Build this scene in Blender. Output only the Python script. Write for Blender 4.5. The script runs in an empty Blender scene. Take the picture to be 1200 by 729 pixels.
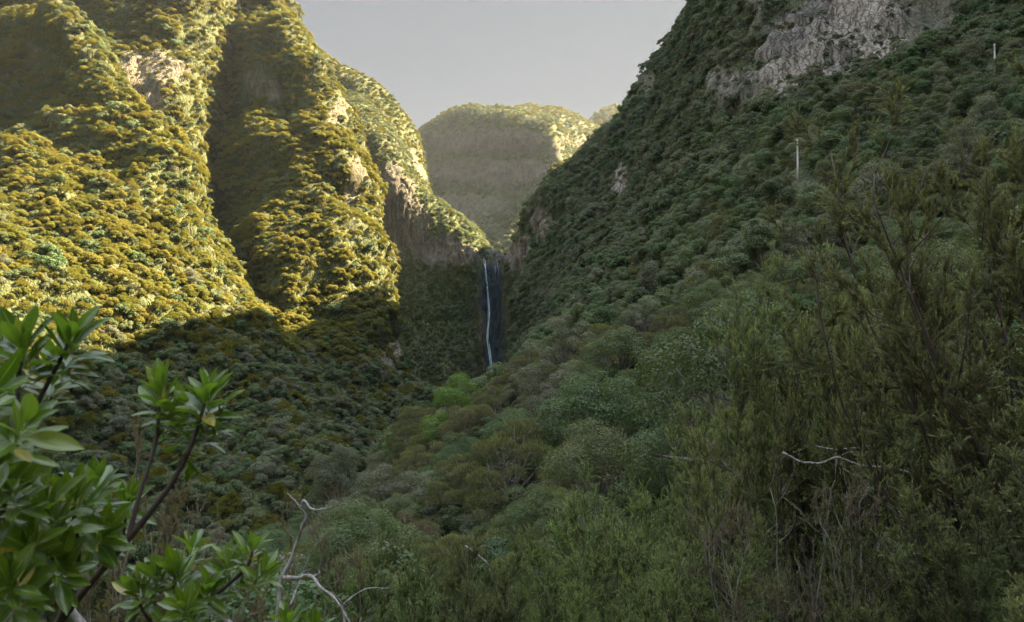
import bpy, math, random
import numpy as np
from mathutils import Vector
from mathutils.bvhtree import BVHTree

SC = bpy.context.scene
COL = SC.collection
RS = np.random.RandomState(7)
F = 1000.0                      # focal length in pixels of a 1200-wide frame
PITCH = math.atan((400 - 364.5) / F)
CP, SP = math.cos(PITCH), math.sin(PITCH)


# ---------------------------------------------------------------- camera maths
def ray(px, py):
    cx, cy = (px - 600) / F, (364.5 - py) / F
    return np.array([cx, CP - SP * cy, SP + CP * cy])


def at(px, py, d):
    """the point seen at this pixel, d metres ahead (world y)"""
    r = ray(px, py)
    return r * (d / r[1])


def project(p):
    p = np.asarray(p, float)
    y = CP * p[..., 1] + SP * p[..., 2]
    z = -SP * p[..., 1] + CP * p[..., 2]
    y = np.where(y > 0.05, y, 0.05)
    return 600 + F * p[..., 0] / y, 364.5 - F * z / y, y


# ---------------------------------------------------------------- noise
def _hash(ix, iy, iz):
    h = (ix * 374761393 + iy * 668265263 + iz * 2147483647 + 144269504) & 0xffffffff
    h = ((h ^ (h >> 13)) * 1274126177) & 0xffffffff
    h = ((h ^ (h >> 16)) * 2246822519) & 0xffffffff
    return ((h ^ (h >> 15)) & 0xffffff) / float(0xffffff)


def vnoise(p):
    p = np.asarray(p, float)
    i = np.floor(p).astype(np.int64)
    f = p - i
    f = f * f * (3 - 2 * f)
    r = 0
    for dx in (0, 1):
        wx = f[..., 0] if dx else 1 - f[..., 0]
        for dy in (0, 1):
            wy = f[..., 1] if dy else 1 - f[..., 1]
            for dz in (0, 1):
                wz = f[..., 2] if dz else 1 - f[..., 2]
                r = r + wx * wy * wz * _hash(i[..., 0] + dx, i[..., 1] + dy, i[..., 2] + dz)
    return r * 2 - 1


def fbm(p, octaves=4, gain=.5):
    p = np.asarray(p, float)
    a, s, t = 1.0, 0, 0
    for o in range(octaves):
        s = s + a * vnoise(p + 17.3 * o)
        t += a
        a *= gain
        p = p * 2.03
    return s / t


def smooth(a, b, x):
    t = np.clip((x - a) / (b - a), 0, 1)
    return t * t * (3 - 2 * t)


# ---------------------------------------------------------------- meshes
def mk_mesh(name, V, tris=None, quads=None, mats=(), attrs=None, fattrs=None, smooth_=False):
    me = bpy.data.meshes.new(name)
    V = np.asarray(V, np.float32).reshape(-1, 3)
    nt = 0 if tris is None else len(tris)
    nq = 0 if quads is None else len(quads)
    loops = []
    if nt:
        loops.append(np.asarray(tris, np.int32).ravel())
    if nq:
        loops.append(np.asarray(quads, np.int32).ravel())
    loops = np.concatenate(loops)
    me.vertices.add(len(V))
    me.vertices.foreach_set('co', V.ravel())
    me.loops.add(len(loops))
    me.loops.foreach_set('vertex_index', loops)
    me.polygons.add(nt + nq)
    st = np.concatenate([np.arange(nt) * 3, nt * 3 + np.arange(nq) * 4]).astype(np.int32)
    me.polygons.foreach_set('loop_start', st)
    me.polygons.foreach_set('use_smooth', np.full(nt + nq, smooth_, bool))
    for k, a in (attrs or {}).items():
        at_ = me.attributes.new(k, 'FLOAT', 'POINT')
        at_.data.foreach_set('value', np.asarray(a, np.float32).ravel())
    for k, a in (fattrs or {}).items():
        at_ = me.attributes.new(k, 'FLOAT', 'FACE')
        at_.data.foreach_set('value', np.asarray(a, np.float32).ravel())
    for m in mats:
        me.materials.append(m)
    me.update(calc_edges=True)
    me.validate()
    return me


def obj(name, data, parent=None):
    o = bpy.data.objects.new(name, data)
    COL.objects.link(o)
    if parent is not None:
        o.parent = parent
    return o


def tag(o, label=None, cat=None, group=None, kind=None):
    if label: o['label'] = label
    if cat: o['category'] = cat
    if group: o['group'] = group
    if kind: o['kind'] = kind
    return o


def thing(name, label, cat, loc=(0, 0, 0), rz=0, group=None):
    o = obj(name, None)
    o.empty_display_size = .3
    o.location = [float(v) for v in loc]
    o.rotation_euler = (0, 0, rz)
    return tag(o, label, cat, group)


class MB:
    """collects tubes and loose faces into one mesh"""
    def __init__(s):
        s.V, s.T, s.Q, s.n = [], [], [], 0
        s.ta, s.qa = [], []

    def add(s, V, tris=None, quads=None, ta=None, qa=None):
        V = np.asarray(V, float).reshape(-1, 3)
        s.V.append(V)
        if tris is not None and len(tris):
            s.T.append(np.asarray(tris) + s.n)
            s.ta.append(np.zeros(len(tris)) if ta is None else np.broadcast_to(ta, len(tris)))
        if quads is not None and len(quads):
            s.Q.append(np.asarray(quads) + s.n)
            s.qa.append(np.zeros(len(quads)) if qa is None else np.broadcast_to(qa, len(quads)))
        s.n += len(V)

    def tube(s, pts, radii, sides=6, cap=True):
        P = np.asarray(pts, float)
        n = len(P)
        R = np.broadcast_to(np.asarray(radii, float), n)
        T = np.gradient(P, axis=0)
        T /= np.linalg.norm(T, axis=1)[:, None] + 1e-9
        ref = np.array([0.31, 0.93, 0.2]) if abs(T[0, 1]) < .8 else np.array([.9, .1, .3])
        A = np.cross(T, ref); A /= np.linalg.norm(A, axis=1)[:, None] + 1e-9
        B = np.cross(T, A)
        th = np.arange(sides) * 2 * math.pi / sides
        ring = P[:, None] + R[:, None, None] * (np.cos(th)[None, :, None] * A[:, None] + np.sin(th)[None, :, None] * B[:, None])
        V = ring.reshape(-1, 3)
        i = np.arange(n - 1)[:, None] * sides
        j = np.arange(sides)[None]
        k = (j + 1) % sides
        q = np.stack([i + j, i + k, i + sides + k, i + sides + j], -1).reshape(-1, 4)
        if cap:
            V = np.vstack([V, P[:1], P[-1:]])
            a, b = n * sides, n * sides + 1
            jj = np.arange(sides); kk = (jj + 1) % sides
            t = np.vstack([np.stack([np.full(sides, a), kk, jj], -1),
                           np.stack([np.full(sides, b), (n - 1) * sides + jj, (n - 1) * sides + kk], -1)])
            s.add(V, t, q)
        else:
            s.add(V, None, q)

    def mesh(s, name, mats, smooth_=False, attr='tint'):
        V = np.vstack(s.V)
        T = np.vstack(s.T) if s.T else None
        Q = np.vstack(s.Q) if s.Q else None
        fa = np.concatenate(([np.concatenate(s.ta)] if s.T else []) + ([np.concatenate(s.qa)] if s.Q else []))
        return mk_mesh(name, V, T, Q, mats, fattrs={attr: fa}, smooth_=smooth_)


def spline(P, t_new):
    """Hermite spline through P (k,...) evaluated at t in 0..1 (chord parameterised)"""
    P = np.asarray(P, float)
    flat = P.reshape(len(P), -1)
    d = np.linalg.norm(np.diff(flat, axis=0), axis=1) ** .7 + 1e-6
    t = np.concatenate([[0], np.cumsum(d)]); t /= t[-1]
    m = np.zeros_like(flat)
    dt = np.diff(t)[:, None]
    sl = np.diff(flat, axis=0) / dt
    m[0], m[-1] = sl[0], sl[-1]
    if len(P) > 2:
        m[1:-1] = (sl[:-1] * dt[1:] + sl[1:] * dt[:-1]) / (dt[1:] + dt[:-1])
    k = np.clip(np.searchsorted(t, t_new, side='right') - 1, 0, len(P) - 2)
    h = (t[k + 1] - t[k])[:, None]
    u = ((t_new - t[k])[:, None]) / h
    r = (2 * u**3 - 3 * u**2 + 1) * flat[k] + (u**3 - 2 * u**2 + u) * h * m[k] + (-2 * u**3 + 3 * u**2) * flat[k + 1] + (u**3 - u**2) * h * m[k + 1]
    return r.reshape((len(t_new),) + P.shape[1:])


# ---------------------------------------------------------------- material helpers
def new_mat(name):
    m = bpy.data.materials.new(name)
    m.use_nodes = True
    nt = m.node_tree
    nt.nodes.clear()
    return m, nt, nt.nodes.new('ShaderNodeOutputMaterial')


class NT:
    def __init__(s, nt): s.nt = nt
    def n(s, typ, **kw):
        nd = s.nt.nodes.new(typ)
        for k, v in kw.items():
            if k.startswith('i_'):
                nd.inputs[k[2:].replace('_', ' ')].default_value = v
            else:
                setattr(nd, k, v)
        return nd
    def l(s, a, b): s.nt.links.new(a, b)
    def math(s, op, a, b=None, c=None):
        nd = s.n('ShaderNodeMath', operation=op)
        for i, v in enumerate((a, b, c)):
            if v is None: continue
            if isinstance(v, (int, float)): nd.inputs[i].default_value = v
            else: s.l(v, nd.inputs[i])
        return nd.outputs[0]
    def mix(s, fac, a, b, mode='MIX'):
        nd = s.n('ShaderNodeMix', data_type='RGBA', blend_type=mode)
        for i, v in ((0, fac), (6, a), (7, b)):
            if isinstance(v, (int, float)): nd.inputs[i].default_value = v
            elif isinstance(v, tuple): nd.inputs[i].default_value = v + (1,) if len(v) == 3 else v
            else: s.l(v, nd.inputs[i])
        return nd.outputs[2]
    def attr(s, name): return s.n('ShaderNodeAttribute', attribute_name=name).outputs['Fac']
    def ramp(s, fac, stops):
        nd = s.n('ShaderNodeValToRGB')
        e = nd.color_ramp.elements
        while len(e) < len(stops): e.new(.5)
        for k, (p, c) in enumerate(stops):
            e[k].position = p
            e[k].color = (c, c, c, 1) if isinstance(c, (int, float)) else tuple(c) + (1,)
        s.l(fac, nd.inputs[0])
        return nd.outputs[0]
    def noise(s, vec, scale, detail=4, rough=.55):
        nd = s.n('ShaderNodeTexNoise')
        nd.inputs['Scale'].default_value = scale
        nd.inputs['Detail'].default_value = detail
        nd.inputs['Roughness'].default_value = rough
        if vec is not None: s.l(vec, nd.inputs['Vector'])
        return nd.outputs['Fac']
    def mapping(s, vec, scale):
        nd = s.n('ShaderNodeMapping')
        nd.inputs['Scale'].default_value = scale
        s.l(vec, nd.inputs['Vector'])
        return nd.outputs[0]
# ================================================================ terrain
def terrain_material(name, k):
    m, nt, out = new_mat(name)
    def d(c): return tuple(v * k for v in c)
    g = NT(nt)
    pos = g.n('ShaderNodeNewGeometry').outputs['Position']
    rock, wet, pale = g.attr('rock'), g.attr('wet'), g.attr('pale')
    streak = g.noise(g.mapping(pos, (.30, .30, .030)), 1.0, 7, .68)
    blot = g.noise(pos, .06, 5, .6)
    fine = g.noise(pos, .9, 4, .6)
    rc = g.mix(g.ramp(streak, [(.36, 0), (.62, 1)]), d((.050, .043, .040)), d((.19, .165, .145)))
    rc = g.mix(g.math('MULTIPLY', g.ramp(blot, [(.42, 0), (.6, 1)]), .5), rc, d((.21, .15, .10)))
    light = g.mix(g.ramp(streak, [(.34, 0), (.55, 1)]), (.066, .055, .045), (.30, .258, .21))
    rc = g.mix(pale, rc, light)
    vo = g.n('ShaderNodeTexVoronoi', feature='DISTANCE_TO_EDGE')
    vo.inputs['Scale'].default_value = 1.
    warp = g.n('ShaderNodeVectorMath', operation='ADD')
    nz = g.n('ShaderNodeTexNoise'); nz.inputs['Scale'].default_value = .25; nz.inputs['Detail'].default_value = 3
    g.l(pos, nz.inputs['Vector'])
    sc_ = g.n('ShaderNodeVectorMath', operation='SCALE'); sc_.inputs['Scale'].default_value = 5.
    g.l(nz.outputs['Color'], sc_.inputs[0]); g.l(pos, warp.inputs[0]); g.l(sc_.outputs[0], warp.inputs[1])
    g.l(g.mapping(warp.outputs[0], (.42, .42, .045)), vo.inputs['Vector'])
    crack = g.ramp(vo.outputs['Distance'], [(.0, 1), (.11, 0)])
    rc = g.mix(g.math('MULTIPLY', crack, .45), rc, (.030, .026, .022))
    rc = g.mix(g.math('MULTIPLY', g.ramp(fine, [(.52, 0), (.66, 1)]), .75), rc, (.055, .062, .028))
    wetc = g.mix(g.ramp(g.noise(g.mapping(pos, (.5, .5, .06)), 1.0, 5, .65), [(.4, 0), (.7, 1)]), (.006, .014, .019), (.022, .038, .046))
    rc = g.mix(wet, rc, wetc)
    soil = g.mix(g.ramp(fine, [(.35, 0), (.65, 1)]), (.034, .046, .016), (.066, .074, .026))
    col = g.mix(g.math('SMOOTH_MIN', rock, 1, .1), soil, rc)
    b = g.n('ShaderNodeBsdfPrincipled')
    g.l(col, b.inputs['Base Color'])
    g.l(g.math('SUBTRACT', .95, g.math('MULTIPLY', wet, .25)), b.inputs['Roughness'])
    b.inputs['Specular IOR Level'].default_value = .25
    bump = g.n('ShaderNodeBump')
    bump.inputs['Strength'].default_value = 1.0
    bump.inputs['Distance'].default_value = 1.6
    g.l(g.math('SUBTRACT', g.math('ADD', streak, g.math('MULTIPLY', fine, .4)), g.math('MULTIPLY', crack, .5)), bump.inputs['Height'])
    g.l(bump.outputs[0], b.inputs['Normal'])
    g.l(b.outputs[0], out.inputs[0])
    return m


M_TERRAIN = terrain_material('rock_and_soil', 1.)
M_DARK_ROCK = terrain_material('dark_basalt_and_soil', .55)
HILLS = {}


def W(x, y, z): return ('w', x, y, z)


def col_points(c):
    return np.array([np.array(p[1:], float) if p[0] == 'w' else at(*p) for p in c])


def blobs(px, py, lst, jit):
    r = np.zeros(px.shape)
    for cx, cy, rx, ry, s in lst:
        d = np.sqrt(((px - cx) / rx) ** 2 + ((py - cy) / ry) ** 2) + jit
        r = np.maximum(r, s * smooth(1.15, .75, d))
    return r


def hill(key, name, cols, nu, nv, label, big=5., gully=5., rocks=(), pales=(), wets=(), rockamp=3., cat='hillside', fs=55., taper=None, jitter=.75, ledgy=None, crags=0., mat=None):
    C = np.array([spline(col_points(c), np.linspace(0, 1, nv)) for c in cols])      # (ncol, nv, 3)
    G = spline(C, np.linspace(0, 1, nu))                                             # (nu, nv, 3)
    du, dv = np.gradient(G, axis=0), np.gradient(G, axis=1)
    N = np.cross(du, dv)
    N /= np.linalg.norm(N, axis=2)[..., None] + 1e-9
    if N[..., 2].mean() < 0: N = -N
    px, py, dep = project(G)
    jit = jitter * fbm(G / np.array([16., 16., 22.]), 4, .6)
    rock = blobs(px, py, rocks, jit)
    pale = blobs(px, py, pales, jit * 1.3)
    wet = blobs(px, py, wets, jit * 1.1)
    # gullies run down the slope: stretched along the column direction
    arc_u = np.cumsum(np.linalg.norm(du, axis=2), axis=0)
    arc_v = np.cumsum(np.linalg.norm(dv, axis=2), axis=1)
    sd = float(sum(map(ord, key)))
    near = smooth(15, 90, np.linalg.norm(G, axis=2))
    wob = 14 * fbm(np.stack([arc_u / 60, arc_v / 50, 0 * arc_u + sd + 5], -1), 2)
    q = np.stack([(arc_u + wob) / 34., arc_v / 190., np.full_like(arc_u, sd)], -1)
    gl = 1 - 2 * np.abs(fbm(q, 3))
    ledge = G[..., 2] / 38. + .8 * fbm(G / 45. + sd, 3)
    ledge = smooth(0, .7, ledge - np.floor(ledge)) - (ledge - np.floor(ledge))
    rg = fbm(G / np.array([52., 52., 80.]) + 31 + sd, 4, .55)
    crag = (1 - 2.2 * np.abs(rg)) - .35
    disp = near * (crags * crag + big * 1.6 * fbm(G / fs + sd, 5, .58) + (big * .9 if ledgy is None else ledgy) * ledge + gully * gl * .55 * (1 - .5 * rock))
    q2 = np.stack([G[..., 0] / 5.5, G[..., 1] / 5.5, G[..., 2] / 34. + sd], -1)
    cl = 1 - 2 * np.abs(fbm(q2, 3, .6)) + .7 * fbm(G / 7., 3)
    disp = disp + rock * rockamp * .6 * cl + near * .5 * fbm(G / 6., 3)
    if taper is not None: disp = disp * taper(px, py, G)
    G = G + N * disp[..., None]
    i = np.arange(nu - 1)[:, None] * nv
    j = np.arange(nv - 1)[None]
    quads = np.stack([i + j, i + nv + j, i + nv + j + 1, i + j + 1], -1).reshape(-1, 4)
    V = G.reshape(-1, 3)
    a = V[quads[:, 0]]
    nn = np.cross(V[quads[:, 1]] - a, V[quads[:, 2]] - a)
    if nn[:, 2].sum() < 0: quads = quads[:, ::-1]
    me = mk_mesh(name, V, None, quads, [mat or M_TERRAIN], attrs={'rock': rock, 'pale': pale, 'wet': wet}, smooth_=True)
    o = tag(obj(name, me), label, cat, kind='structure')
    du, dv = np.gradient(G, axis=0), np.gradient(G, axis=1)
    N = np.cross(du, dv); ar = np.linalg.norm(N, axis=2); N /= ar[..., None] + 1e-9
    if N[..., 2].mean() < 0: N = -N
    HILLS[key] = dict(obj=o, G=G, N=N, area=ar, rock=rock, wet=wet, pale=pale,
                      bvh=BVHTree.FromPolygons([tuple(v) for v in V], [tuple(int(k) for k in f) for f in quads]))
    return o


def hit(keys, px, py):
    """nearest terrain point on the line of sight through this pixel"""
    r = ray(px, py); r = r / np.linalg.norm(r)
    best, bd = None, 1e9
    for k in keys:
        h = HILLS[k]['bvh'].ray_cast(Vector((0, 0, 0)), Vector(r), 5000)
        if h[0] is not None and h[3] < bd: best, bd = np.array(h[0]), h[3]
    return best


# -- the near slope of the left wall: a lit spur above, forest in the shade below
hill('slope', 'hillside', [
    [(-420, -150, 360), (-400, 60, 310), (-350, 230, 270), (-300, 400, 225), (-200, 560, 190), (-40, 720, 165), (60, 880, 155)],
    [(-130, -60, 570), (-110, 80, 520), (-70, 165, 440), (-40, 290, 325), (-10, 420, 265), (60, 560, 215), (180, 700, 188), (260, 830, 180)],
    [(-10, 20, 560), (0, 100, 520), (15, 165, 462), (28, 205, 400), (50, 300, 350), (80, 410, 300), (140, 540, 250), (260, 670, 215), (330, 800, 205)],
    [(48, 14, 500), (68, 70, 486), (88, 150, 452), (105, 198, 418), (130, 280, 384), (165, 400, 338), (230, 520, 290), (330, 630, 250), (390, 750, 240)],
    [(62, 16, 480), (108, 80, 460), (138, 150, 448), (190, 192, 432), (214, 270, 412), (258, 365, 388), (320, 470, 340), (405, 590, 300), (450, 700, 290)],
    [(70, 24, 500), (120, 95, 482), (148, 160, 472), (205, 215, 458), (228, 290, 442), (300, 395, 438), (372, 485, 400), (450, 570, 365), (490, 680, 355)],
    [(85, 60, 560), (140, 140, 545), (185, 220, 525), (240, 300, 505), (360, 395, 490), (432, 412, 482), (462, 452, 468), (502, 505, 440), (530, 620, 420)],
    [(110, 120, 640), (170, 200, 620), (230, 280, 600), (300, 350, 590), (400, 400, 580), (452, 425, 570), (480, 465, 560), (512, 520, 540), (540, 640, 520)],
], 230, 210, 'steep wooded left hillside, sunlit gold above and shaded below', big=7, gully=8, crags=9,
    rocks=[(440, 425, 14, 26, .8), (62, 75, 9, 16, .55), (150, 360, 16, 10, .4)], cat='hillside')

# -- the high wall behind it with a dark gully and the great sunlit spur
hill('spur', 'hillside', [
    [(-260, -260, 640), (-220, -60, 590), (-160, 120, 550), (-80, 300, 520), (0, 420, 500)],
    [(30, -200, 640), (40, -40, 590), (50, 50, 570), (70, 140, 550), (120, 270, 530), (190, 420, 500)],
    [(130, -160, 640), (140, -30, 590), (152, 40, 562), (160, 85, 552), (170, 150, 538), (200, 240, 515), (240, 420, 480)],
    [(245, -160, 660), (240, -40, 610), (222, 30, 580), (208, 105, 566), (222, 190, 548), (238, 290, 515), (262, 420, 470)],
    [(288, -140, 690), (282, -30, 645), (270, 50, 622), (258, 130, 608), (248, 215, 582), (254, 310, 540), (285, 430, 485)],
    [(318, -60, 690), (314, 0, 650), (310, 60, 612), (296, 140, 582), (277, 230, 552), (278, 310, 518), (318, 430, 468)],
    [(312, -8, 640), (332, 40, 612), (350, 100, 586), (340, 170, 556), (332, 240, 524), (338, 310, 492), (360, 440, 452)],
    [(318, 2, 655), (350, 58, 632), (378, 115, 604), (404, 180, 574), (416, 248, 544), (430, 306, 512), (428, 370, 486), (430, 450, 462)],
    [(325, 6, 700), (361, 74, 680), (388, 130, 650), (412, 200, 618), (424, 265, 588), (437, 325, 555), (432, 390, 528), (440, 460, 510)],
    [(345, 40, 800), (374, 110, 790), (398, 170, 770), (414, 240, 740), (424, 310, 700), (430, 390, 660), (440, 470, 640)],
], 260, 210, 'high left wall with a dark gully and a sunlit spur', big=8, gully=8, crags=12,
    rocks=[(182, 92, 28, 24, .7), (168, 130, 24, 18, .6), (405, 235, 9, 55, .5), (310, 108, 18, 18, .5), (385, 150, 7, 30, .48)],
    rockamp=5)

# -- skyline shoulder behind the spur
hill('shoulder', 'hillside', [
    [(330, 60, 1000), (340, 30, 900), (350, 120, 860), (360, 260, 820), (370, 360, 800)],
    [(385, 110, 980), (388, 74, 880), (395, 130, 840), (400, 260, 800), (400, 360, 780)],
    [(430, 130, 960), (428, 98, 860), (432, 140, 820), (436, 250, 780), (440, 360, 760)],
    [(470, 160, 960), (464, 128, 850), (466, 165, 812), (470, 240, 780), (474, 360, 760)],
    [(492, 200, 960), (484, 160, 860), (486, 195, 830), (492, 250, 800), (500, 360, 780)],
    [(500, 260, 980), (494, 220, 900), (500, 250, 880), (506, 290, 850), (510, 360, 830)],
], 110, 90, 'rounded wooded shoulder on the skyline behind the sunlit spur', crags=6, big=3, gully=3, rocks=[(478, 200, 20, 26, .6)], fs=40)

# -- the cliff that carries the waterfall, with its sunlit crest
hill('cliff', 'cliff', [
    [(380, 120, 820), (385, 140, 760), (395, 200, 735), (400, 300, 715), (405, 400, 690), (420, 520, 660)],
    [(425, 120, 800), (420, 142, 740), (424, 195, 722), (428, 290, 705), (434, 380, 672), (446, 500, 625)],
    [(472, 175, 790), (456, 172, 728), (456, 205, 712), (458, 300, 698), (464, 385, 668), (478, 505, 612)],
    [(502, 235, 780), (490, 226, 722), (488, 246, 704), (490, 310, 692), (494, 390, 662), (506, 505, 604)],
    [(536, 262, 770), (526, 250, 716), (522, 264, 697), (522, 310, 686), (526, 385, 664), (534, 500, 600)],
    [(568, 290, 760), (558, 274, 712), (552, 286, 690), (552, 320, 680), (552, 390, 668), (556, 470, 630), (556, 520, 590)],
    [(585, 305, 800), (578, 296, 735), (573, 300, 690), (572, 335, 682), (572, 390, 676), (573, 440, 660), (573, 500, 600)],
    [(610, 306, 800), (602, 302, 735), (592, 304, 690), (590, 335, 682), (590, 390, 676), (590, 440, 660), (588, 500, 600)],
    [(640, 280, 790), (628, 282, 730), (612, 292, 684), (608, 330, 670), (606, 390, 655), (604, 440, 640), (602, 500, 590)],
    [(700, 230, 800), (680, 250, 730), (660, 270, 690), (650, 330, 660), (645, 390, 640), (640, 440, 620), (640, 500, 590)],
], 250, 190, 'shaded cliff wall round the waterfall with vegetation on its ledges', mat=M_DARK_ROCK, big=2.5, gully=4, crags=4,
    rocks=[(452, 255, 32, 70, .9), (518, 299, 42, 20, .9), (485, 270, 18, 34, .8), (578, 365, 18, 80, 1), (592, 300, 22, 12, 1), (612, 300, 16, 30, .9),
           (452, 360, 10, 40, .4), (600, 390, 12, 40, .6)],
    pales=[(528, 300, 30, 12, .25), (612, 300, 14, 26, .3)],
    wets=[(580, 372, 14, 76, 1), (574, 335, 12, 36, 1)], rockamp=5, cat='cliff',
    taper=lambda px, py, G: 1 - .55 * smooth(34, 8, np.abs(px - 582)))

# -- far mountain at the head of the valley
hill('far', 'mountain', [
    [(430, 260, 2350), (440, 190, 2010), (450, 220, 1950), (460, 260, 1850), (470, 330, 1700)],
    [(500, 190, 2180), (490, 163, 1850), (494, 180, 1828), (498, 215, 1790), (500, 250, 1700), (500, 330, 1530)],
    [(535, 150, 2060), (524, 138, 1710), (526, 150, 1692), (528, 185, 1665), (530, 240, 1570), (530, 330, 1360)],
    [(580, 145, 1890), (572, 136, 1530), (572, 150, 1508), (574, 188, 1480), (575, 240, 1400), (575, 330, 1140)],
    [(625, 150, 1790), (618, 142, 1420), (618, 158, 1398), (620, 192, 1372), (620, 245, 1300), (620, 330, 1040)],
    [(660, 180, 1750), (648, 150, 1370), (650, 172, 1345), (654, 202, 1318), (655, 250, 1240), (655, 330, 950)],
    [(700, 260, 1950), (680, 200, 1640), (672, 210, 1560), (668, 235, 1480), (668, 270, 1400), (668, 330, 1200)],
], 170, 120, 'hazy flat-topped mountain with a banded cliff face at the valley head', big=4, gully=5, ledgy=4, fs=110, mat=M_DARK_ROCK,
    rocks=[(570, 168, 90, 15, .85), (585, 205, 80, 16, .8), (650, 185, 9, 24, .5), (540, 245, 60, 16, .6)], rockamp=15, cat='mountain')
hill('far2', 'mountain', [
    [(560, 200, 2400), (565, 150, 2060), (570, 190, 1960), (580, 260, 1800)],
    [(610, 170, 2400), (608, 130, 2040), (610, 165, 1920), (612, 260, 1750)],
    [(650, 160, 2400), (648, 127, 2020), (648, 150, 1900), (650, 260, 1720)],
    [(690, 180, 2400), (682, 142, 2020), (682, 168, 1900), (684, 260, 1720)],
    [(730, 200, 2400), (712, 160, 2050), (712, 180, 1950), (714, 260, 1750)],
    [(800, 200, 2500), (790, 165, 2150), (790, 185, 2050), (790, 260, 1850)],
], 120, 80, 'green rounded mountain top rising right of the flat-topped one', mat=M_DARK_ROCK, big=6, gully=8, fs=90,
    rocks=[(690, 185, 30, 22, .7)], rockamp=9, cat='mountain')
hill('far3', 'mountain', [
    [(640, 210, 2900), (650, 180, 2500), (655, 220, 2300), (660, 280, 2200)],
    [(690, 180, 2900), (697, 142, 2450), (698, 165, 2300), (700, 280, 2150)],
    [(712, 165, 2900), (711, 131, 2430), (712, 160, 2290), (712, 280, 2140)],
    [(740, 165, 2900), (738, 133, 2430), (738, 160, 2290), (740, 280, 2140)],
    [(790, 180, 2900), (780, 150, 2450), (780, 170, 2300), (780, 280, 2150)],
], 60, 40, 'small dark peak farthest off at the end of the valley', big=8, gully=8, fs=120, cat='mountain')

# -- the big shaded slope on the right; it runs under the camera
hill('right', 'hillside', [
    [(612, 296, 760), (604, 296, 690), (608, 320, 668), (604, 370, 650), (596, 452, 630), (578, 515, 615), (560, 600, 600)],
    [(634, 244, 730), (618, 254, 650), (624, 300, 610), (622, 350, 570), (612, 430, 515), (584, 492, 490), (555, 570, 480), (520, 640, 470)],
    [(706, 178, 670), (688, 186, 590), (690, 255, 515), (682, 325, 440), (650, 402, 350), (590, 480, 305), (545, 550, 295), (480, 640, 290)],
    [(768, 118, 640), (744, 130, 540), (756, 205, 450), (752, 285, 355), (708, 372, 268), (625, 462, 220), (545, 530, 205), (480, 620, 200), (400, 720, 205)],
    [(830, 20, 590), (796, 45, 480), (820, 130, 385), (832, 225, 285), (795, 335, 192), (695, 450, 148), (585, 530, 132), (490, 605, 126), (390, 700, 130), (280, 860, 135)],
    [(900, -70, 560), (862, -92, 440), (895, 40, 335), (912, 155, 245), (885, 295, 155), (775, 440, 106), (630, 550, 88), (500, 635, 80), (380, 700, 82), (0, 1100, 95)],
    [(1010, -200, 540), (985, -262, 410), (1005, 10, 310), (1022, 145, 220), (1012, 295, 125), (908, 440, 76), (722, 595, 55), (535, 695, 47), (400, 740, 48), (-200, 1500, 60)],
    [(1230, -380, 520), (1150, -470, 365), (1190, -10, 270), (1185, 125, 185), (1185, 295, 92), (1105, 425, 50), (855, 590, 33), (610, 715, 26), (430, 830, 26), (-400, 1900, 40)],
    [W(330, 130, 290), W(230, 115, 250), W(145, 100, 82), W(92, 80, 50), W(50, 50, 17), W(28, 32, 3), W(14, 20, -2.6), W(5, 16, -5.4), W(-3, 15, -8.5), W(-40, 22, -60)],
    [W(320, 30, 250), W(200, 30, 190), W(120, 32, 80), W(70, 28, 42), W(36, 20, 16), W(16, 12, 5), W(8, 9, .2), W(3, 7, -2.8), W(-2, 6.5, -5), W(-36, 8, -56)],
    [W(320, -40, 250), W(200, -20, 185), W(110, -8, 80), W(62, -4, 40), W(30, -1, 15), W(12, 0, 4), W(6, .6, .2), W(1, .6, -1.75), W(-3, .6, -4.2), W(-36, 1, -54)],
    [W(320, -140, 240), W(200, -120, 150), W(110, -90, 80), W(62, -70, 40), W(30, -50, 15), W(12, -40, 4), W(6, -36, .2), W(1, -34, -1.75), W(-3, -34, -4.2), W(-36, -34, -54)],
], 330, 220, 'big shaded wooded slope that fills the right of the valley', crags=5, big=6, gully=6, jitter=.5,
    rocks=[(1010, 45, 55, 60, 1), (945, 75, 55, 55, .95), (880, 110, 34, 24, .8), (905, 5, 20, 30, .7), (732, 215, 13, 24, .9), (640, 268, 14, 22, .9),
           (615, 300, 16, 24, .9), (1090, 25, 40, 40, .5), (760, 95, 10, 20, .4)],
    pales=[(1022, 40, 42, 44, 1), (965, 85, 22, 40, .8), (920, 100, 20, 24, .5), (732, 215, 10, 20, .4)], rockamp=6)

# -- one sheet of ground far below everything
n = 24
gx = np.linspace(-6500, 6500, n); gy = np.linspace(-2500, 9000, n)
gg = np.stack(np.meshgrid(gx, gy, indexing='ij'), -1)
V = np.concatenate([gg, np.full(gg.shape[:2] + (1,), -150.)], -1).reshape(-1, 3)
i = np.arange(n - 1)[:, None] * n; j = np.arange(n - 1)[None]
o = obj('ground', mk_mesh('ground', V, None, np.stack([i + j, i + n + j, i + n + j + 1, i + j + 1], -1).reshape(-1, 4), [M_TERRAIN],
                          attrs={'rock': np.zeros(n * n), 'pale': np.zeros(n * n), 'wet': np.zeros(n * n)}))
tag(o, 'dark valley floor far below the slopes', 'ground', kind='structure')
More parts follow.
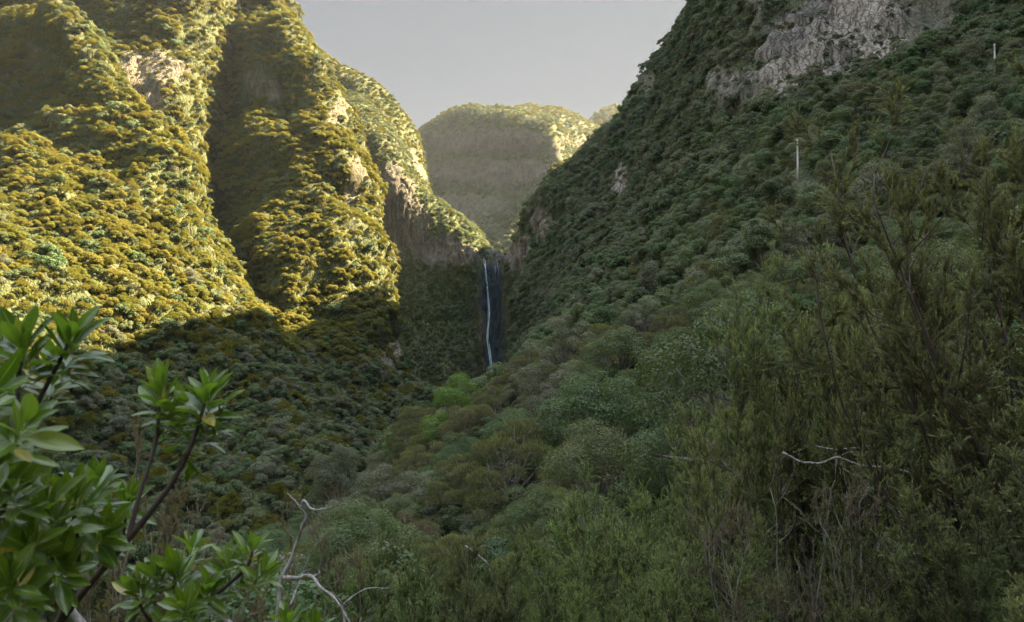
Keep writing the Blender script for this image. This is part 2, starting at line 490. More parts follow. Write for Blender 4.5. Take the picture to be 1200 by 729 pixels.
# ================================================================ foliage materials
def foliage_mat(name, a, b, tip=None, gloss=.35, trans=.42, patch=.5, c=None, spec=.3):
    """a..b: leaf colours; tip: colour of the young growth (attribute tip); c: a second hue that whole plants may lean to"""
    m, nt, out = new_mat(name)
    g = NT(nt)
    oi = g.n('ShaderNodeObjectInfo')
    tint = g.attr('tint')
    col = g.mix(tint, a, b)
    if c is not None:
        loc = g.noise(oi.outputs['Location'], .021, 2, .5)
        f = g.math('ADD', g.math('MULTIPLY', oi.outputs['Random'], .6), g.math('MULTIPLY', loc, .9))
        col = g.mix(g.ramp(f, [(.55, 0), (.95, 1)]), col, c)
    if tip is not None:
        col = g.mix(g.attr('tip'), col, tip)
    hs = g.n('ShaderNodeHueSaturation')
    r2 = g.math('FRACT', g.math('MULTIPLY', oi.outputs['Random'], 17.31))
    r3 = g.math('FRACT', g.math('MULTIPLY', oi.outputs['Random'], 91.7))
    g.l(g.math('ADD', .5 - .035 * patch, g.math('MULTIPLY', r2, .07 * patch)), hs.inputs['Hue'])
    g.l(g.math('ADD', 1 - .5 * patch, g.math('MULTIPLY', r3, .9 * patch)), hs.inputs['Value'])
    hs.inputs['Saturation'].default_value = 1.0
    g.l(col, hs.inputs['Color'])
    col = hs.outputs[0]
    p = g.n('ShaderNodeBsdfPrincipled')
    g.l(col, p.inputs['Base Color'])
    p.inputs['Roughness'].default_value = 1 - gloss
    p.inputs['Specular IOR Level'].default_value = spec
    t = g.n('ShaderNodeBsdfTranslucent')
    g.l(g.mix(1.0, col, (1.25, 1.15, .6), 'MULTIPLY'), t.inputs['Color'])
    mx = g.n('ShaderNodeMixShader')
    mx.inputs[0].default_value = trans
    g.l(p.outputs[0], mx.inputs[1]); g.l(t.outputs[0], mx.inputs[2])
    g.l(mx.outputs[0], out.inputs[0])
    return m


def bark_mat(name, a, b, scale=6.):
    m, nt, out = new_mat(name)
    g = NT(nt)
    pos = g.n('ShaderNodeTexCoord').outputs['Object']
    f = g.noise(g.mapping(pos, (scale, scale, scale * .25)), 1., 5, .65)
    p = g.n('ShaderNodeBsdfPrincipled')
    g.l(g.mix(g.ramp(f, [(.38, 0), (.64, 1)]), a, b), p.inputs['Base Color'])
    p.inputs['Roughness'].default_value = .85
    bu = g.n('ShaderNodeBump'); bu.inputs['Strength'].default_value = .6; bu.inputs['Distance'].default_value = .02
    g.l(f, bu.inputs['Height']); g.l(bu.outputs[0], p.inputs['Normal'])
    g.l(p.outputs[0], out.inputs[0])
    return m


M_LAUREL = foliage_mat('laurel_leaves', (.036, .070, .026), (.080, .124, .042), gloss=.45, trans=.36, patch=.45, c=(.080, .098, .038))
M_HEATH = foliage_mat('heath_leaves', (.058, .074, .034), (.108, .126, .054), tip=(.18, .20, .06), gloss=.2, patch=.45, trans=.33, c=(.092, .090, .060))
M_GOLD = foliage_mat('olive_leaves', (.098, .098, .022), (.146, .136, .030), gloss=.15, spec=.12, patch=.28, c=(.098, .106, .024))
M_PALE = foliage_mat('grey_leaves', (.088, .105, .066), (.150, .165, .108), gloss=.3, patch=.5, c=(.115, .122, .082))
M_BRIGHT = foliage_mat('bright_leaves', (.055, .115, .022), (.105, .18, .035), gloss=.3, patch=.3)
M_PURPLE = foliage_mat('withered_leaves', (.092, .070, .064), (.145, .115, .100), tip=(.13, .145, .04), gloss=.2, patch=.3)
M_BARK = bark_mat('grey_bark', (.075, .062, .050), (.20, .175, .15))
M_DARKBARK = bark_mat('dark_bark', (.022, .014, .012), (.065, .042, .034), 14)
M_BLEACH = bark_mat('bleached_wood', (.075, .068, .062), (.26, .245, .23), 60)


# ================================================================ crowns
def rand_dirs(n, rs):
    v = rs.normal(size=(n, 3))
    return v / np.linalg.norm(v, axis=1)[:, None]


def lobes_dome(rs, n, rad, hgt, lr, flat=.75, base=.35):
    """lobe centres spread over a dome of radius rad and height hgt"""
    L = []
    for k in range(n):
        a = k * 2.399 + rs.uniform(-.5, .5)
        f = (k + .5) / n
        rr = rad * math.sqrt(f) * rs.uniform(.7, 1.2)
        z = hgt * (base + (1 - base) * (1 - .85 * f ** 1.3) * rs.uniform(.7, 1.12)) - lr * .5
        r = lr * rs.uniform(.6, 1.4)
        L.append((rr * math.cos(a), rr * math.sin(a), z, r, r * flat))
    return np.array(L)


def crown_leaves(rs, L, n, size, aspect=.55, jit=.55, up=.25, brush=0., lo=-.45):
    """leaf-sized rhombs through the shells of the lobes. returns V, quads, tint, tip"""
    w = L[:, 3] ** 2
    k = rs.choice(len(L), n * 2, p=w / w.sum())
    d = rand_dirs(n * 2, rs)
    d[:, 2] = np.where(d[:, 2] < lo, -d[:, 2], d[:, 2])
    rr = rs.uniform(.55, 1.08, n * 2) ** .7
    sc = np.stack([L[k, 3], L[k, 3], L[k, 4]], -1)
    P = L[k, :3] + d * sc * rr[:, None]
    # drop what lies deep inside another lobe
    keep = np.ones(len(P), bool)
    for c in L:
        e = ((P - c[:3]) / np.array([c[3], c[3], c[4]]))
        keep &= (np.linalg.norm(e, axis=1) > .5)
    idx = np.where(keep)[0][:n]
    P, d, k, rr = P[idx], d[idx], k[idx], rr[idx]
    n = len(P)
    nrm = d * np.array([1, 1, 1.15]) + rs.normal(size=(n, 3)) * jit + np.array([0, 0, up])
    nrm /= np.linalg.norm(nrm, axis=1)[:, None]
    t = rand_dirs(n, rs)
    if brush > 0:      # long axis follows the shoot: outwards and up
        t = d + np.array([0, 0, brush]) + rs.normal(size=(n, 3)) * .35
    t -= nrm * (t * nrm).sum(1)[:, None] * (1 if brush == 0 else .3)
    t /= np.linalg.norm(t, axis=1)[:, None] + 1e-9
    b = np.cross(nrm, t); b /= np.linalg.norm(b, axis=1)[:, None] + 1e-9
    s = size * rs.uniform(.6, 1.35, n)[:, None]
    V = np.stack([P - t * s * .5, P + b * s * aspect * .5, P + t * s * .5, P - b * s * aspect * .5], 1).reshape(-1, 3)
    Q = np.arange(n * 4).reshape(-1, 4)
    lt = rs.uniform(0, 1, len(L))
    tint = np.clip(.65 * lt[k] + .35 * rs.uniform(0, 1, n), 0, 1)
    tip = smooth(.75, 1.05, rr) * smooth(-.1, .6, d[:, 2]) * rs.uniform(.2, 1, n)
    return V, Q, tint, tip


def crown_mesh(name, mat, seed, nl, rad, hgt, lr, n, size, **kw):
    rs = np.random.RandomState(seed)
    base = kw.pop('base', .35); flat = kw.pop('flat', .75)
    L = lobes_dome(rs, nl, rad, hgt, lr, flat, base)
    V, Q, tint, tip = crown_leaves(rs, L, n, size, **kw)
    return mk_mesh(name, V, None, Q, [mat], fattrs={'tint': tint, 'tip': tip}), L


def trunk_mesh(name, mat, seed, L, hgt, r0=.13, sub=3):
    """a tapered trunk that forks into limbs reaching into the lobes"""
    rs = np.random.RandomState(seed + 99)
    mb = MB()
    fork = hgt * rs.uniform(.18, .28)
    base = np.array([0, 0, -1.2])
    top = np.array([rs.uniform(-.2, .2), rs.uniform(-.2, .2), fork])
    mb.tube(spline([base, (base + top) / 2 + rs.uniform(-.08, .08, 3), top], np.linspace(0, 1, 6)), np.linspace(r0 * 1.25, r0, 6), 7)
    for c in L:
        e = c[:3] + np.array([0, 0, c[4] * .3])
        m = top + (e - top) * .5 + rs.uniform(-.25, .25, 3) + np.array([0, 0, -.15])
        pts = spline([top - [0, 0, .12], m, e], np.linspace(0, 1, 7))
        mb.tube(pts, np.linspace(r0 * .6, r0 * .14, 7), 5)
        for s in range(sub):
            a = pts[3 + s % 4]
            d = rand_dirs(1, rs)[0]; d[2] = abs(d[2]) * .7
            mb.tube(np.array([a, a + d * c[3] * .5 + [0, 0, .05], a + d * c[3] * .95]), [r0 * .2, r0 * .13, r0 * .06], 4)
    return mb.mesh(name, [mat], smooth_=True)


PROTO = {}


def proto(key, mat, seed, nl, rad, hgt, lr, n, size, bark=M_BARK, trunk=True, sub=3, r0=.13, **kw):
    cm, L = crown_mesh('crown_' + key, mat, seed, nl, rad, hgt, lr, n, size, **kw)
    PROTO[key] = (cm, trunk_mesh('trunk_' + key, bark, seed, L, hgt, r0, sub))


# far crowns: few, larger leaf clumps (seen from 250 m and more)
proto('far_a', M_GOLD, 1, 9, 2.1, 4.2, 1.05, 2700, .31)
proto('far_b', M_GOLD, 2, 12, 2.6, 3.8, 1.0, 3300, .30)
proto('far_c', M_LAUREL, 3, 10, 2.3, 4.6, 1.1, 3000, .31)
proto('far_d', M_GOLD, 4, 13, 2.2, 3.6, .8, 3000, .33, brush=.8, aspect=.4)
proto('far_e', M_PALE, 5, 11, 2.4, 4.4, .95, 2800, .30)
proto('far_f', M_LAUREL, 6, 7, 1.6, 5.2, 1.0, 2600, .31)
FAR = ['far_a', 'far_b', 'far_c', 'far_d', 'far_e', 'far_f']
# middle crowns (100-250 m)
proto('mid_a', M_LAUREL, 11, 14, 2.4, 4.6, 1.0, 8000, .19, base=.22)
proto('mid_b', M_HEATH, 12, 18, 2.3, 3.8, .75, 8000, .22, brush=.8, aspect=.34, base=.22)
proto('mid_c', M_PALE, 13, 15, 2.5, 4.4, .85, 7000, .18, sub=5, base=.22)
proto('mid_d', M_LAUREL, 14, 11, 1.9, 5.4, 1.0, 7500, .19, base=.22)
proto('mid_e', M_HEATH, 15, 16, 2.5, 3.4, .8, 7500, .22, brush=.9, aspect=.34, base=.22)
proto('mid_f', M_BRIGHT, 16, 14, 2.4, 4.6, .95, 8000, .18, base=.22)
MID = ['mid_a', 'mid_b', 'mid_c', 'mid_d', 'mid_e']
# near crowns (25-100 m)
proto('near_a', M_LAUREL, 21, 20, 2.4, 4.8, .85, 24000, .098, aspect=.42, base=.14)
proto('near_b', M_HEATH, 22, 30, 2.2, 3.8, .6, 22000, .15, brush=1.0, aspect=.16, jit=.8, base=.14)
proto('near_c', M_PALE, 23, 22, 2.4, 4.4, .7, 19000, .095, sub=6, base=.14)
proto('near_d', M_HEATH, 24, 26, 2.5, 3.3, .62, 22000, .15, brush=1.1, aspect=.16, jit=.8, base=.14)
proto('near_e', M_PURPLE, 25, 26, 2.3, 3.2, .6, 20000, .14, brush=.6, aspect=.16, jit=.8, base=.14)
proto('near_f', M_BRIGHT, 26, 22, 2.3, 4.6, .8, 21000, .095, base=.14)
NEAR = ['near_a', 'near_b', 'near_c', 'near_d', 'near_e']


# ================================================================ scattering
def scatter(key, spacing, rs, rock_keep=.12, lo=-170, hi=1370, top=-130, bot=900, dmin=0, far=1e9, depmin=3.):
    h = HILLS[key]
    G, N, ar = h['G'], h['N'], h['area'].copy()
    px, py, dep = project(G)
    rng_ = np.linalg.norm(G, axis=2)
    ok = (rng_ < far) & (rng_ > dmin) & (px > lo) & (px < hi) & (py > top) & (py < bot) & (dep > depmin)
    rock = h['rock']
    tuft = smooth(-.12, .25, fbm(G / np.array([9., 9., 12.]) + 9, 3))
    w = ar * ok * (1 - smooth(.25, .5, rock) * (1 - tuft * rock_keep * 6))
    w = np.where(h['wet'] > .4, 0, w)
    tot = w.sum()
    n = int(tot / spacing ** 2 * 3.2)
    if n < 1: return np.zeros((0, 3)), np.zeros((0, 3)), np.zeros(0)
    k = rs.choice(w.size, n, p=(w / tot).ravel())
    iu, iv = np.unravel_index(k, w.shape)
    fu = np.clip(iu + rs.uniform(-.5, .5, n), 0, w.shape[0] - 1.001)
    fv = np.clip(iv + rs.uniform(-.5, .5, n), 0, w.shape[1] - 1.001)
    a, b = fu.astype(int), fv.astype(int)
    u, v = (fu - a)[:, None], (fv - b)[:, None]
    P = (G[a, b] * (1 - u) + G[a + 1, b] * u) * (1 - v) + (G[a, b + 1] * (1 - u) + G[a + 1, b + 1] * u) * v
    nn, rk = N[iu, iv], rock[iu, iv]
    # thin them out to an even spacing
    grid, keep = {}, []
    cell = np.floor(P / spacing).astype(int)
    s2 = (spacing * .82) ** 2
    for q in range(n):
        c = tuple(cell[q])
        good = True
        for dx in (-1, 0, 1):
            for dy in (-1, 0, 1):
                for dz in (-1, 0, 1):
                    for o_ in grid.get((c[0] + dx, c[1] + dy, c[2] + dz), ()):
                        e = P[o_] - P[q]
                        if e[0] * e[0] + e[1] * e[1] + e[2] * e[2] < s2:
                            good = False
                            break
                    if not good: break
                if not good: break
            if not good: break
        if good:
            grid.setdefault(c, []).append(q)
            keep.append(q)
    return P[keep], nn[keep], rk[keep]


def forest(name, label, P, rz, sc, kind, protos, tilt):
    """one mass of trees: points that carry copies of the crowns of trees standing in the scene"""
    me = bpy.data.meshes.new(name)
    me.vertices.add(len(P))
    me.vertices.foreach_set('co', np.asarray(P, np.float32).ravel())
    for nm, arr, ty in (('scl', sc, 'FLOAT'), ('kind', kind, 'INT')):
        me.attributes.new(nm, ty, 'POINT').data.foreach_set('value', np.asarray(arr, np.float32 if ty == 'FLOAT' else np.int32).ravel())
    rot = np.column_stack([tilt, rz]).astype(np.float32)
    me.attributes.new('rot', 'FLOAT_VECTOR', 'POINT').data.foreach_set('vector', rot.ravel())
    o = tag(obj(name, me), label, 'forest', kind='stuff')
    ng = bpy.data.node_groups.new(name + '_nodes', 'GeometryNodeTree')
    ng.interface.new_socket('Geometry', in_out='INPUT', socket_type='NodeSocketGeometry')
    ng.interface.new_socket('Geometry', in_out='OUTPUT', socket_type='NodeSocketGeometry')
    N_, L_ = ng.nodes.new, ng.links.new
    gi, go = N_('NodeGroupInput'), N_('NodeGroupOutput')
    jn = N_('GeometryNodeJoinGeometry')
    def attr(nm, ty):
        a = N_('GeometryNodeInputNamedAttribute'); a.data_type = ty; a.inputs['Name'].default_value = nm
        return a.outputs['Attribute']
    ak, asx, ar = attr('kind', 'INT'), attr('scl', 'FLOAT'), attr('rot', 'FLOAT_VECTOR')
    for q, pr in enumerate(protos):
        cmp_ = N_('FunctionNodeCompare'); cmp_.data_type = 'INT'; cmp_.operation = 'EQUAL'
        ints = [s for s in cmp_.inputs if s.type == 'INT']
        L_(ak, ints[0]); ints[1].default_value = q
        info = N_('GeometryNodeObjectInfo'); info.inputs['Object'].default_value = pr
        info.transform_space = 'ORIGINAL'
        ip = N_('GeometryNodeInstanceOnPoints')
        L_(gi.outputs[0], ip.inputs['Points'])
        L_(cmp_.outputs[0], ip.inputs['Selection'])
        L_(info.outputs['Geometry'], ip.inputs['Instance'])
        L_(ar, ip.inputs['Rotation'])
        L_(asx, ip.inputs['Scale'])
        L_(ip.outputs[0], jn.inputs[0])
    L_(jn.outputs[0], go.inputs[0])
    md = o.modifiers.new('trees', 'NODES')
    md.node_group = ng
    return o


TREES = []


def tree(key, loc, rz, s, name, label, group=None, sz=1.):
    cm, tm = PROTO[key]
    t = thing(name, label, 'tree', loc, rz, group)
    t.scale = (s, s, s * sz)
    c = obj('crown', cm, t)
    obj('trunk', tm, t)
    TREES.append(t)
    return t, c
# ================================================================ planting the slopes
rs = np.random.RandomState(21)
KIND_LABEL = {
    'a': ('laurel_tree', 'dark green round topped laurel tree in the shaded wood of the right slope', 'dark laurel trees on the right slope'),
    'd': ('laurel_tree', 'tall dark green laurel tree in the shaded wood of the right slope', 'tall laurel trees on the right slope'),
    'b': ('heath_tree', 'olive brown feathery heath tree in the shaded wood of the right slope', 'olive heath trees on the right slope'),
    'e': ('heath_tree', 'low spreading olive heath tree in the shaded wood of the right slope', 'spreading heath trees on the right slope'),
    'c': ('lichened_tree', 'pale grey green tree with bare limbs showing in the right slope wood', 'pale lichened trees on the right slope'),
}
# trees the eye singles out: (pixel of the foot line, key, crown width in px, label ...)
SINGLE = [
    (533, 520, 'near_f', 88, 'bright_tree', 'bright lime green tree at the forest edge below the foot of the waterfall', 1.15),
    (700, 560, 'near_a', 165, 'laurel_tree', 'dense dark glossy laurel tree beside the brown heaths, darkest crown in the middle', 1.0),
    (600, 600, 'near_d', 175, 'heath_tree', 'broad brown heath tree with lime green shoot tips beside the dark laurel', 1.05),
    (480, 668, 'near_e', 120, 'heath_tree', 'purplish grey withered heath tree at the edge above the dark ravine', 1.1),
    (545, 600, 'near_d', 105, 'heath_tree', 'russet heath tree tipped with yellow green between the lime tipped and withered ones', 1.1),
    (668, 470, 'near_c', 74, 'lichened_tree', 'pale silvery green dome shaped tree above the dark glossy laurel', .9),
    (612, 470, 'near_c', 52, 'lichened_tree', 'small pale beige tree right below the foot of the waterfall', .9),
    (757, 400, 'near_c', 70, 'lichened_tree', 'grey tree with whitish bare limbs halfway up the right slope', 1.0),
    (610, 520, 'near_f', 60, 'bright_tree', 'fresh green tree with a rounded top right of the lime green one', .85),
    (655, 640, 'near_b', 120, 'heath_tree', 'grey brown heath tree with dry twigs under the dark glossy laurel', 1.0),
]
used = []
for px_, py_, key, wpx, nm, lab, sz in SINGLE:
    p = hit(['right'], px_, py_)
    dist = p[1]
    width = wpx * dist / F
    s = width / (2 * 2.9)
    tree(key, p - np.array([0, 0, .3 * s]), rs.uniform(0, 6.28), s, nm, lab, None, sz)
    used.append((p, width * .42))

P, N, R = scatter('right', 4.4, rs)
h = HILLS['right']
keep = np.ones(len(P), bool)
dist = np.linalg.norm(P, axis=1)
keep &= dist > 24
for p, r in used:
    keep &= np.linalg.norm((P - p)[:, :2], axis=1) > r
qx, qy, qd = project(P)
for ax_, ay_ in ((935, 208), (1166, 80)):      # small clearings below the two poles
    keep &= ~((np.abs(qx - ax_) < 16) & (qy > ay_ - 4) & (qy < ay_ + 34))
P, N, R, dist = P[keep], N[keep], R[keep], dist[keep]
px, py, dep = project(P)
size = (.68 + .85 * rs.uniform(0, 1, len(P)) ** 1.6) * np.where(R > .35, .5, 1.) * (1 - .12 * smooth(150, 60, dist))
zone = fbm(P / 45., 3)
r = rs.uniform(0, 1, len(P)) + .45 * zone
knd = np.where(r < .30, 0, np.where(r < .46, 1, np.where(r < .64, 2, np.where(r < .87, 3, 4))))   # a b c d e
pxs = size * 5. / dist
vis = (px > -20) & (px < 1220) & (py > -30) & (py < 760)
order = np.argsort(-(pxs * vis))
n_ind = 285
ind = set(order[:n_ind].tolist())
for q in order[:n_ind]:
    L = 'abcde'[knd[q]]
    key = ('near_' if dist[q] < 95 else 'mid_') + (L if not (dist[q] < 95 and L == 'd') else 'a')
    if dist[q] < 95 and L == 'e': key = 'near_d'
    nm, lab, grp = KIND_LABEL[L]
    tree(key, P[q] - np.array([0, 0, .25]), rs.uniform(0, 6.28), size[q], nm, lab, grp, rs.uniform(.8, 1.3))


def crown_of(key):
    for t in TREES:
        for c in t.children:
            if c.data == PROTO[key][0]: return c
    # not among the trees yet: give it a place on the right slope
    q = next(k for k in order[n_ind:] if k not in ind)
    ind.add(q)
    L = {'a': 'a', 'b': 'b', 'c': 'c', 'd': 'd', 'e': 'e', 'f': 'a'}[key[-1]]
    if key.startswith('far'): L = {'a': 'e', 'b': 'e', 'c': 'a', 'd': 'b', 'e': 'c', 'f': 'd'}[key[-1]]
    nm, lab, grp = KIND_LABEL[L]
    return tree(key, P[q] - np.array([0, 0, .25]), rs.uniform(0, 6.28), size[q], nm, lab, grp)[1]


mid_protos = [crown_of(k) for k in MID]
far_protos = [crown_of(k) for k in FAR]
rest = np.array([q for q in range(len(P)) if q not in ind])


def tilts(N, rs, amt=.22):
    return np.column_stack([-N[:, 1] * amt + rs.normal(size=len(N)) * .1, N[:, 0] * amt + rs.normal(size=len(N)) * .1])


# beyond 260 m the coarser crowns do
kk = np.where(dist[rest] > 260, np.array([7, 7, 9, 10, 9])[knd[rest]], knd[rest])
forest('forest', 'dark mixed wood covering the shaded right slope', P[rest] - np.array([0, 0, .25]), rs.uniform(0, 6.28, len(rest)), size[rest], kk,
       mid_protos + far_protos, tilts(N[rest], rs))

# left hills: golden olive woods
def wood(key, label, spacing, mixw, smin, smax, rock_keep=.14, low=None, **kw):
    P, N, R = scatter(key, spacing, rs, rock_keep=rock_keep, **kw)
    z = fbm(P / 60., 3)
    z2 = fbm(P / 25. + 40, 2)
    w = np.array(mixw, float); cw = np.cumsum(w) / w.sum()
    r = np.clip(rs.uniform(0, 1, len(P)) * .55 + .22 + .55 * z, 0, .999)
    k = np.searchsorted(cw, r)
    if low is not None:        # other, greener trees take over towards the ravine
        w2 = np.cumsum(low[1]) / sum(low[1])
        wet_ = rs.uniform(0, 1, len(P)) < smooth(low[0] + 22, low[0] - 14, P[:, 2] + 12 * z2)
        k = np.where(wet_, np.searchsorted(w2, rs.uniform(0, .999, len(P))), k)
    s = (smin + (smax - smin) * rs.uniform(0, 1, len(P)) ** 1.5) * (1 + .3 * z2) * np.where(R > .35, .5, 1.)
    print(key, len(P))
    return forest('forest', label, P - N * .4, rs.uniform(0, 6.28, len(P)), s, k, far_protos, tilts(N, rs, .35))


#                                                                   gold gold laur heath pale tall
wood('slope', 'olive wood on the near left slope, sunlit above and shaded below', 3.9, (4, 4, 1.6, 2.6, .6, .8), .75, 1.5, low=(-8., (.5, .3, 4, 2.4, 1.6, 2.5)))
wood('spur', 'golden scrub wood on the high left wall and its sunlit spur', 4.1, (4, 4, 1.4, 2.6, .5, .7), .7, 1.5)
wood('shoulder', 'olive wood on the skyline shoulder behind the sunlit spur', 4.6, (3, 3, 2, 3, 1, .6), .7, 1.2)
wood('cliff', 'dark green growth hanging on the waterfall cliff', 3.6, (.3, .3, 6, .8, 1, 3.5), .55, 1.0)
wood('far', 'hazy scrub wood on the flat topped mountain', 9, (0, 0, 5, 2, 0, 2), 1.2, 2.2)
wood('far2', 'green scrub wood on the rounded mountain top', 10, (2, 2, 2, 4, 0, .5), 1.5, 2.6)
wood('far3', 'dark scrub on the small farthest peak', 16, (1, 1, 4, 3, 0, 1), 2.5, 4)

# low bushes between the nearer trees of the right slope
Pu, Nu, Ru = scatter('right', 1.55, rs, dmin=30, lo=-60, hi=1290, far=150)
wood_k = rs.choice(5, len(Pu), p=[.25, .3, .1, .1, .25])
forest('undergrowth', 'low bushes closing the gaps between the nearer trees of the right slope', Pu - np.array([0, 0, .2]), rs.uniform(0, 6.28, len(Pu)),
       rs.uniform(.28, .52, len(Pu)), wood_k, mid_protos, tilts(Nu, rs))
# ================================================================ waterfall, poles
def water_mat():
    m, nt, out = new_mat('falling_water')
    g = NT(nt)
    pos = g.n('ShaderNodeNewGeometry').outputs['Position']
    f = g.noise(g.mapping(pos, (1.2, 1.2, .16)), 1., 4, .6)
    p = g.n('ShaderNodeBsdfPrincipled')
    g.l(g.mix(g.ramp(f, [(.35, 0), (.6, 1)]), (.20, .31, .39), (.56, .68, .76)), p.inputs['Base Color'])
    p.inputs['Roughness'].default_value = .35
    t = g.n('ShaderNodeBsdfTranslucent'); t.inputs['Color'].default_value = (.7, .82, .9, 1)
    mx = g.n('ShaderNodeMixShader'); mx.inputs[0].default_value = .35
    g.l(p.outputs[0], mx.inputs[1]); g.l(t.outputs[0], mx.inputs[2]); g.l(mx.outputs[0], out.inputs[0])
    return m


rs = np.random.RandomState(5)
mb = MB()


def fall(pix, w0, w1, strands, r0, r1, out_=.7):
    P = []
    for px_, py_ in pix:
        p = hit(['cliff'], px_, py_)
        if p is not None: P.append(p - p / np.linalg.norm(p) * out_)
    P = np.array(P)
    # falling water never leans back into the rock
    for k in range(1, len(P)): P[k, 1] = min(P[k, 1], P[k - 1, 1] + .3)
    t = np.linspace(0, 1, 40)
    C = spline(P, t)
    for s in range(strands):
        ph = rs.uniform(0, 99)
        off = rs.uniform(-1, 1)
        wid = w0 + (w1 - w0) * t
        dx = off * wid * .5 + .35 * vnoise(np.stack([t * 9 + ph, 0 * t, 0 * t], -1))
        Q = C + np.stack([dx, -rs.uniform(0, .5) + 0 * t, 0 * t], -1)
        a, b = sorted(rs.uniform(0, 1, 2)) if s > 0 else (0, 1)
        if b - a < .3: a, b = max(0, a - .2), min(1, b + .2)
        sel = (t >= a) & (t <= b)
        rr = (r0 + (r1 - r0) * t[sel]) * rs.uniform(.5, 1.2) * (1 + .35 * vnoise(np.stack([t[sel] * 22 + ph, 0 * t[sel], 0 * t[sel]], -1)))
        mb.tube(Q[sel], rr, 5)


fall([(567, 303), (569, 316), (570, 328), (571, 337)], 1.4, 1.2, 6, .12, .2)
fall([(571, 336), (572, 350), (573, 366), (572, 382), (571, 396), (573, 412), (574, 428), (575, 442)], 1.0, 2.6, 10, .2, .3)
fall([(581, 303), (582, 315), (583, 328)], 2.0, 3.2, 4, .06, .07)
o = obj('waterfall', mb.mesh('waterfall', [water_mat()], True))
tag(o, 'thin bluish white waterfall down the dark wet rock at the valley head', 'waterfall')

m, nt, out = new_mat('pale_pole')
p = nt.nodes.new('ShaderNodeBsdfPrincipled')
p.inputs['Base Color'].default_value = (.62, .58, .54, 1); p.inputs['Roughness'].default_value = .8
nt.links.new(p.outputs[0], out.inputs[0])
for px_, py0, py1, lab in ((935, 163, 212, 'slim pale pole standing among the trees halfway up the right slope'),
                           (1166, 51, 84, 'short pale pole above the trees near the top right, right of the pale cliff')):
    b = hit(['right'], px_, py1)
    hgt = (py1 - py0) * b[1] / F
    mb = MB()
    mb.tube([(0, 0, -1), (0, 0, hgt * .5), (0, 0, hgt - .25), (0, 0, hgt - .2), (0, 0, hgt)], np.array([.26, .22, .19, .24, .24]) * b[1] / 220, 8)
    o = obj('utility_pole', mb.mesh('utility_pole', [m], True))
    o.location = b
    tag(o, lab, 'pole', 'pale poles on the right slope')


# ================================================================ big-leaved laurel in the near left corner
def leaf_mat():
    m, nt, out = new_mat('glossy_leaf')
    g = NT(nt)
    across, along, tint = g.attr('across'), g.attr('along'), g.attr('tint')
    col = g.mix(tint, (.034, .074, .008), (.086, .138, .012))
    old = g.ramp(tint, [(.955, 0), (.965, 1)])
    col = g.mix(old, col, (.26, .21, .03))
    vein = g.n('ShaderNodeTexWave', wave_type='BANDS', bands_direction='X')
    vein.inputs['Scale'].default_value = 3.5
    vein.inputs['Distortion'].default_value = .6
    cv = g.n('ShaderNodeCombineXYZ')
    ab = g.math('ABSOLUTE', across)
    g.l(g.math('SUBTRACT', g.math('MULTIPLY', along, 1.6), g.math('MULTIPLY', ab, .35)), cv.inputs[0])
    g.l(cv.outputs[0], vein.inputs['Vector'])
    vv = g.ramp(vein.outputs['Fac'], [(.86, 0), (.99, 1)])
    col = g.mix(g.math('MULTIPLY', vv, .25), col, (.10, .19, .04))
    rib = g.ramp(ab, [(.03, 1), (.09, 0)])
    col = g.mix(g.math('MULTIPLY', rib, .8), col, (.16, .22, .06))
    edge = g.ramp(ab, [(.90, 0), (.99, 1)])
    col = g.mix(g.math('MULTIPLY', edge, .5), col, (.13, .15, .03))
    back = g.n('ShaderNodeNewGeometry').outputs['Backfacing']
    blot = g.noise(g.n('ShaderNodeTexCoord').outputs['Object'], 45, 3, .6)
    col = g.mix(g.math('MULTIPLY', g.ramp(blot, [(.55, 0), (.75, 1)]), .35), col, (.055, .075, .018))
    col = g.mix(g.math('MULTIPLY', back, .55), col, (.085, .15, .035))
    p = g.n('ShaderNodeBsdfPrincipled')
    g.l(col, p.inputs['Base Color'])
    g.l(g.math('ADD', .24, g.math('MULTIPLY', back, .3)), p.inputs['Roughness'])
    p.inputs['Specular IOR Level'].default_value = .5
    t = g.n('ShaderNodeBsdfTranslucent')
    g.l(g.mix(1., col, (1.5, 1.5, .5), 'MULTIPLY'), t.inputs['Color'])
    mx = g.n('ShaderNodeMixShader'); mx.inputs[0].default_value = .38
    g.l(p.outputs[0], mx.inputs[1]); g.l(t.outputs[0], mx.inputs[2]); g.l(mx.outputs[0], out.inputs[0])
    return m


M_LEAF = leaf_mat()


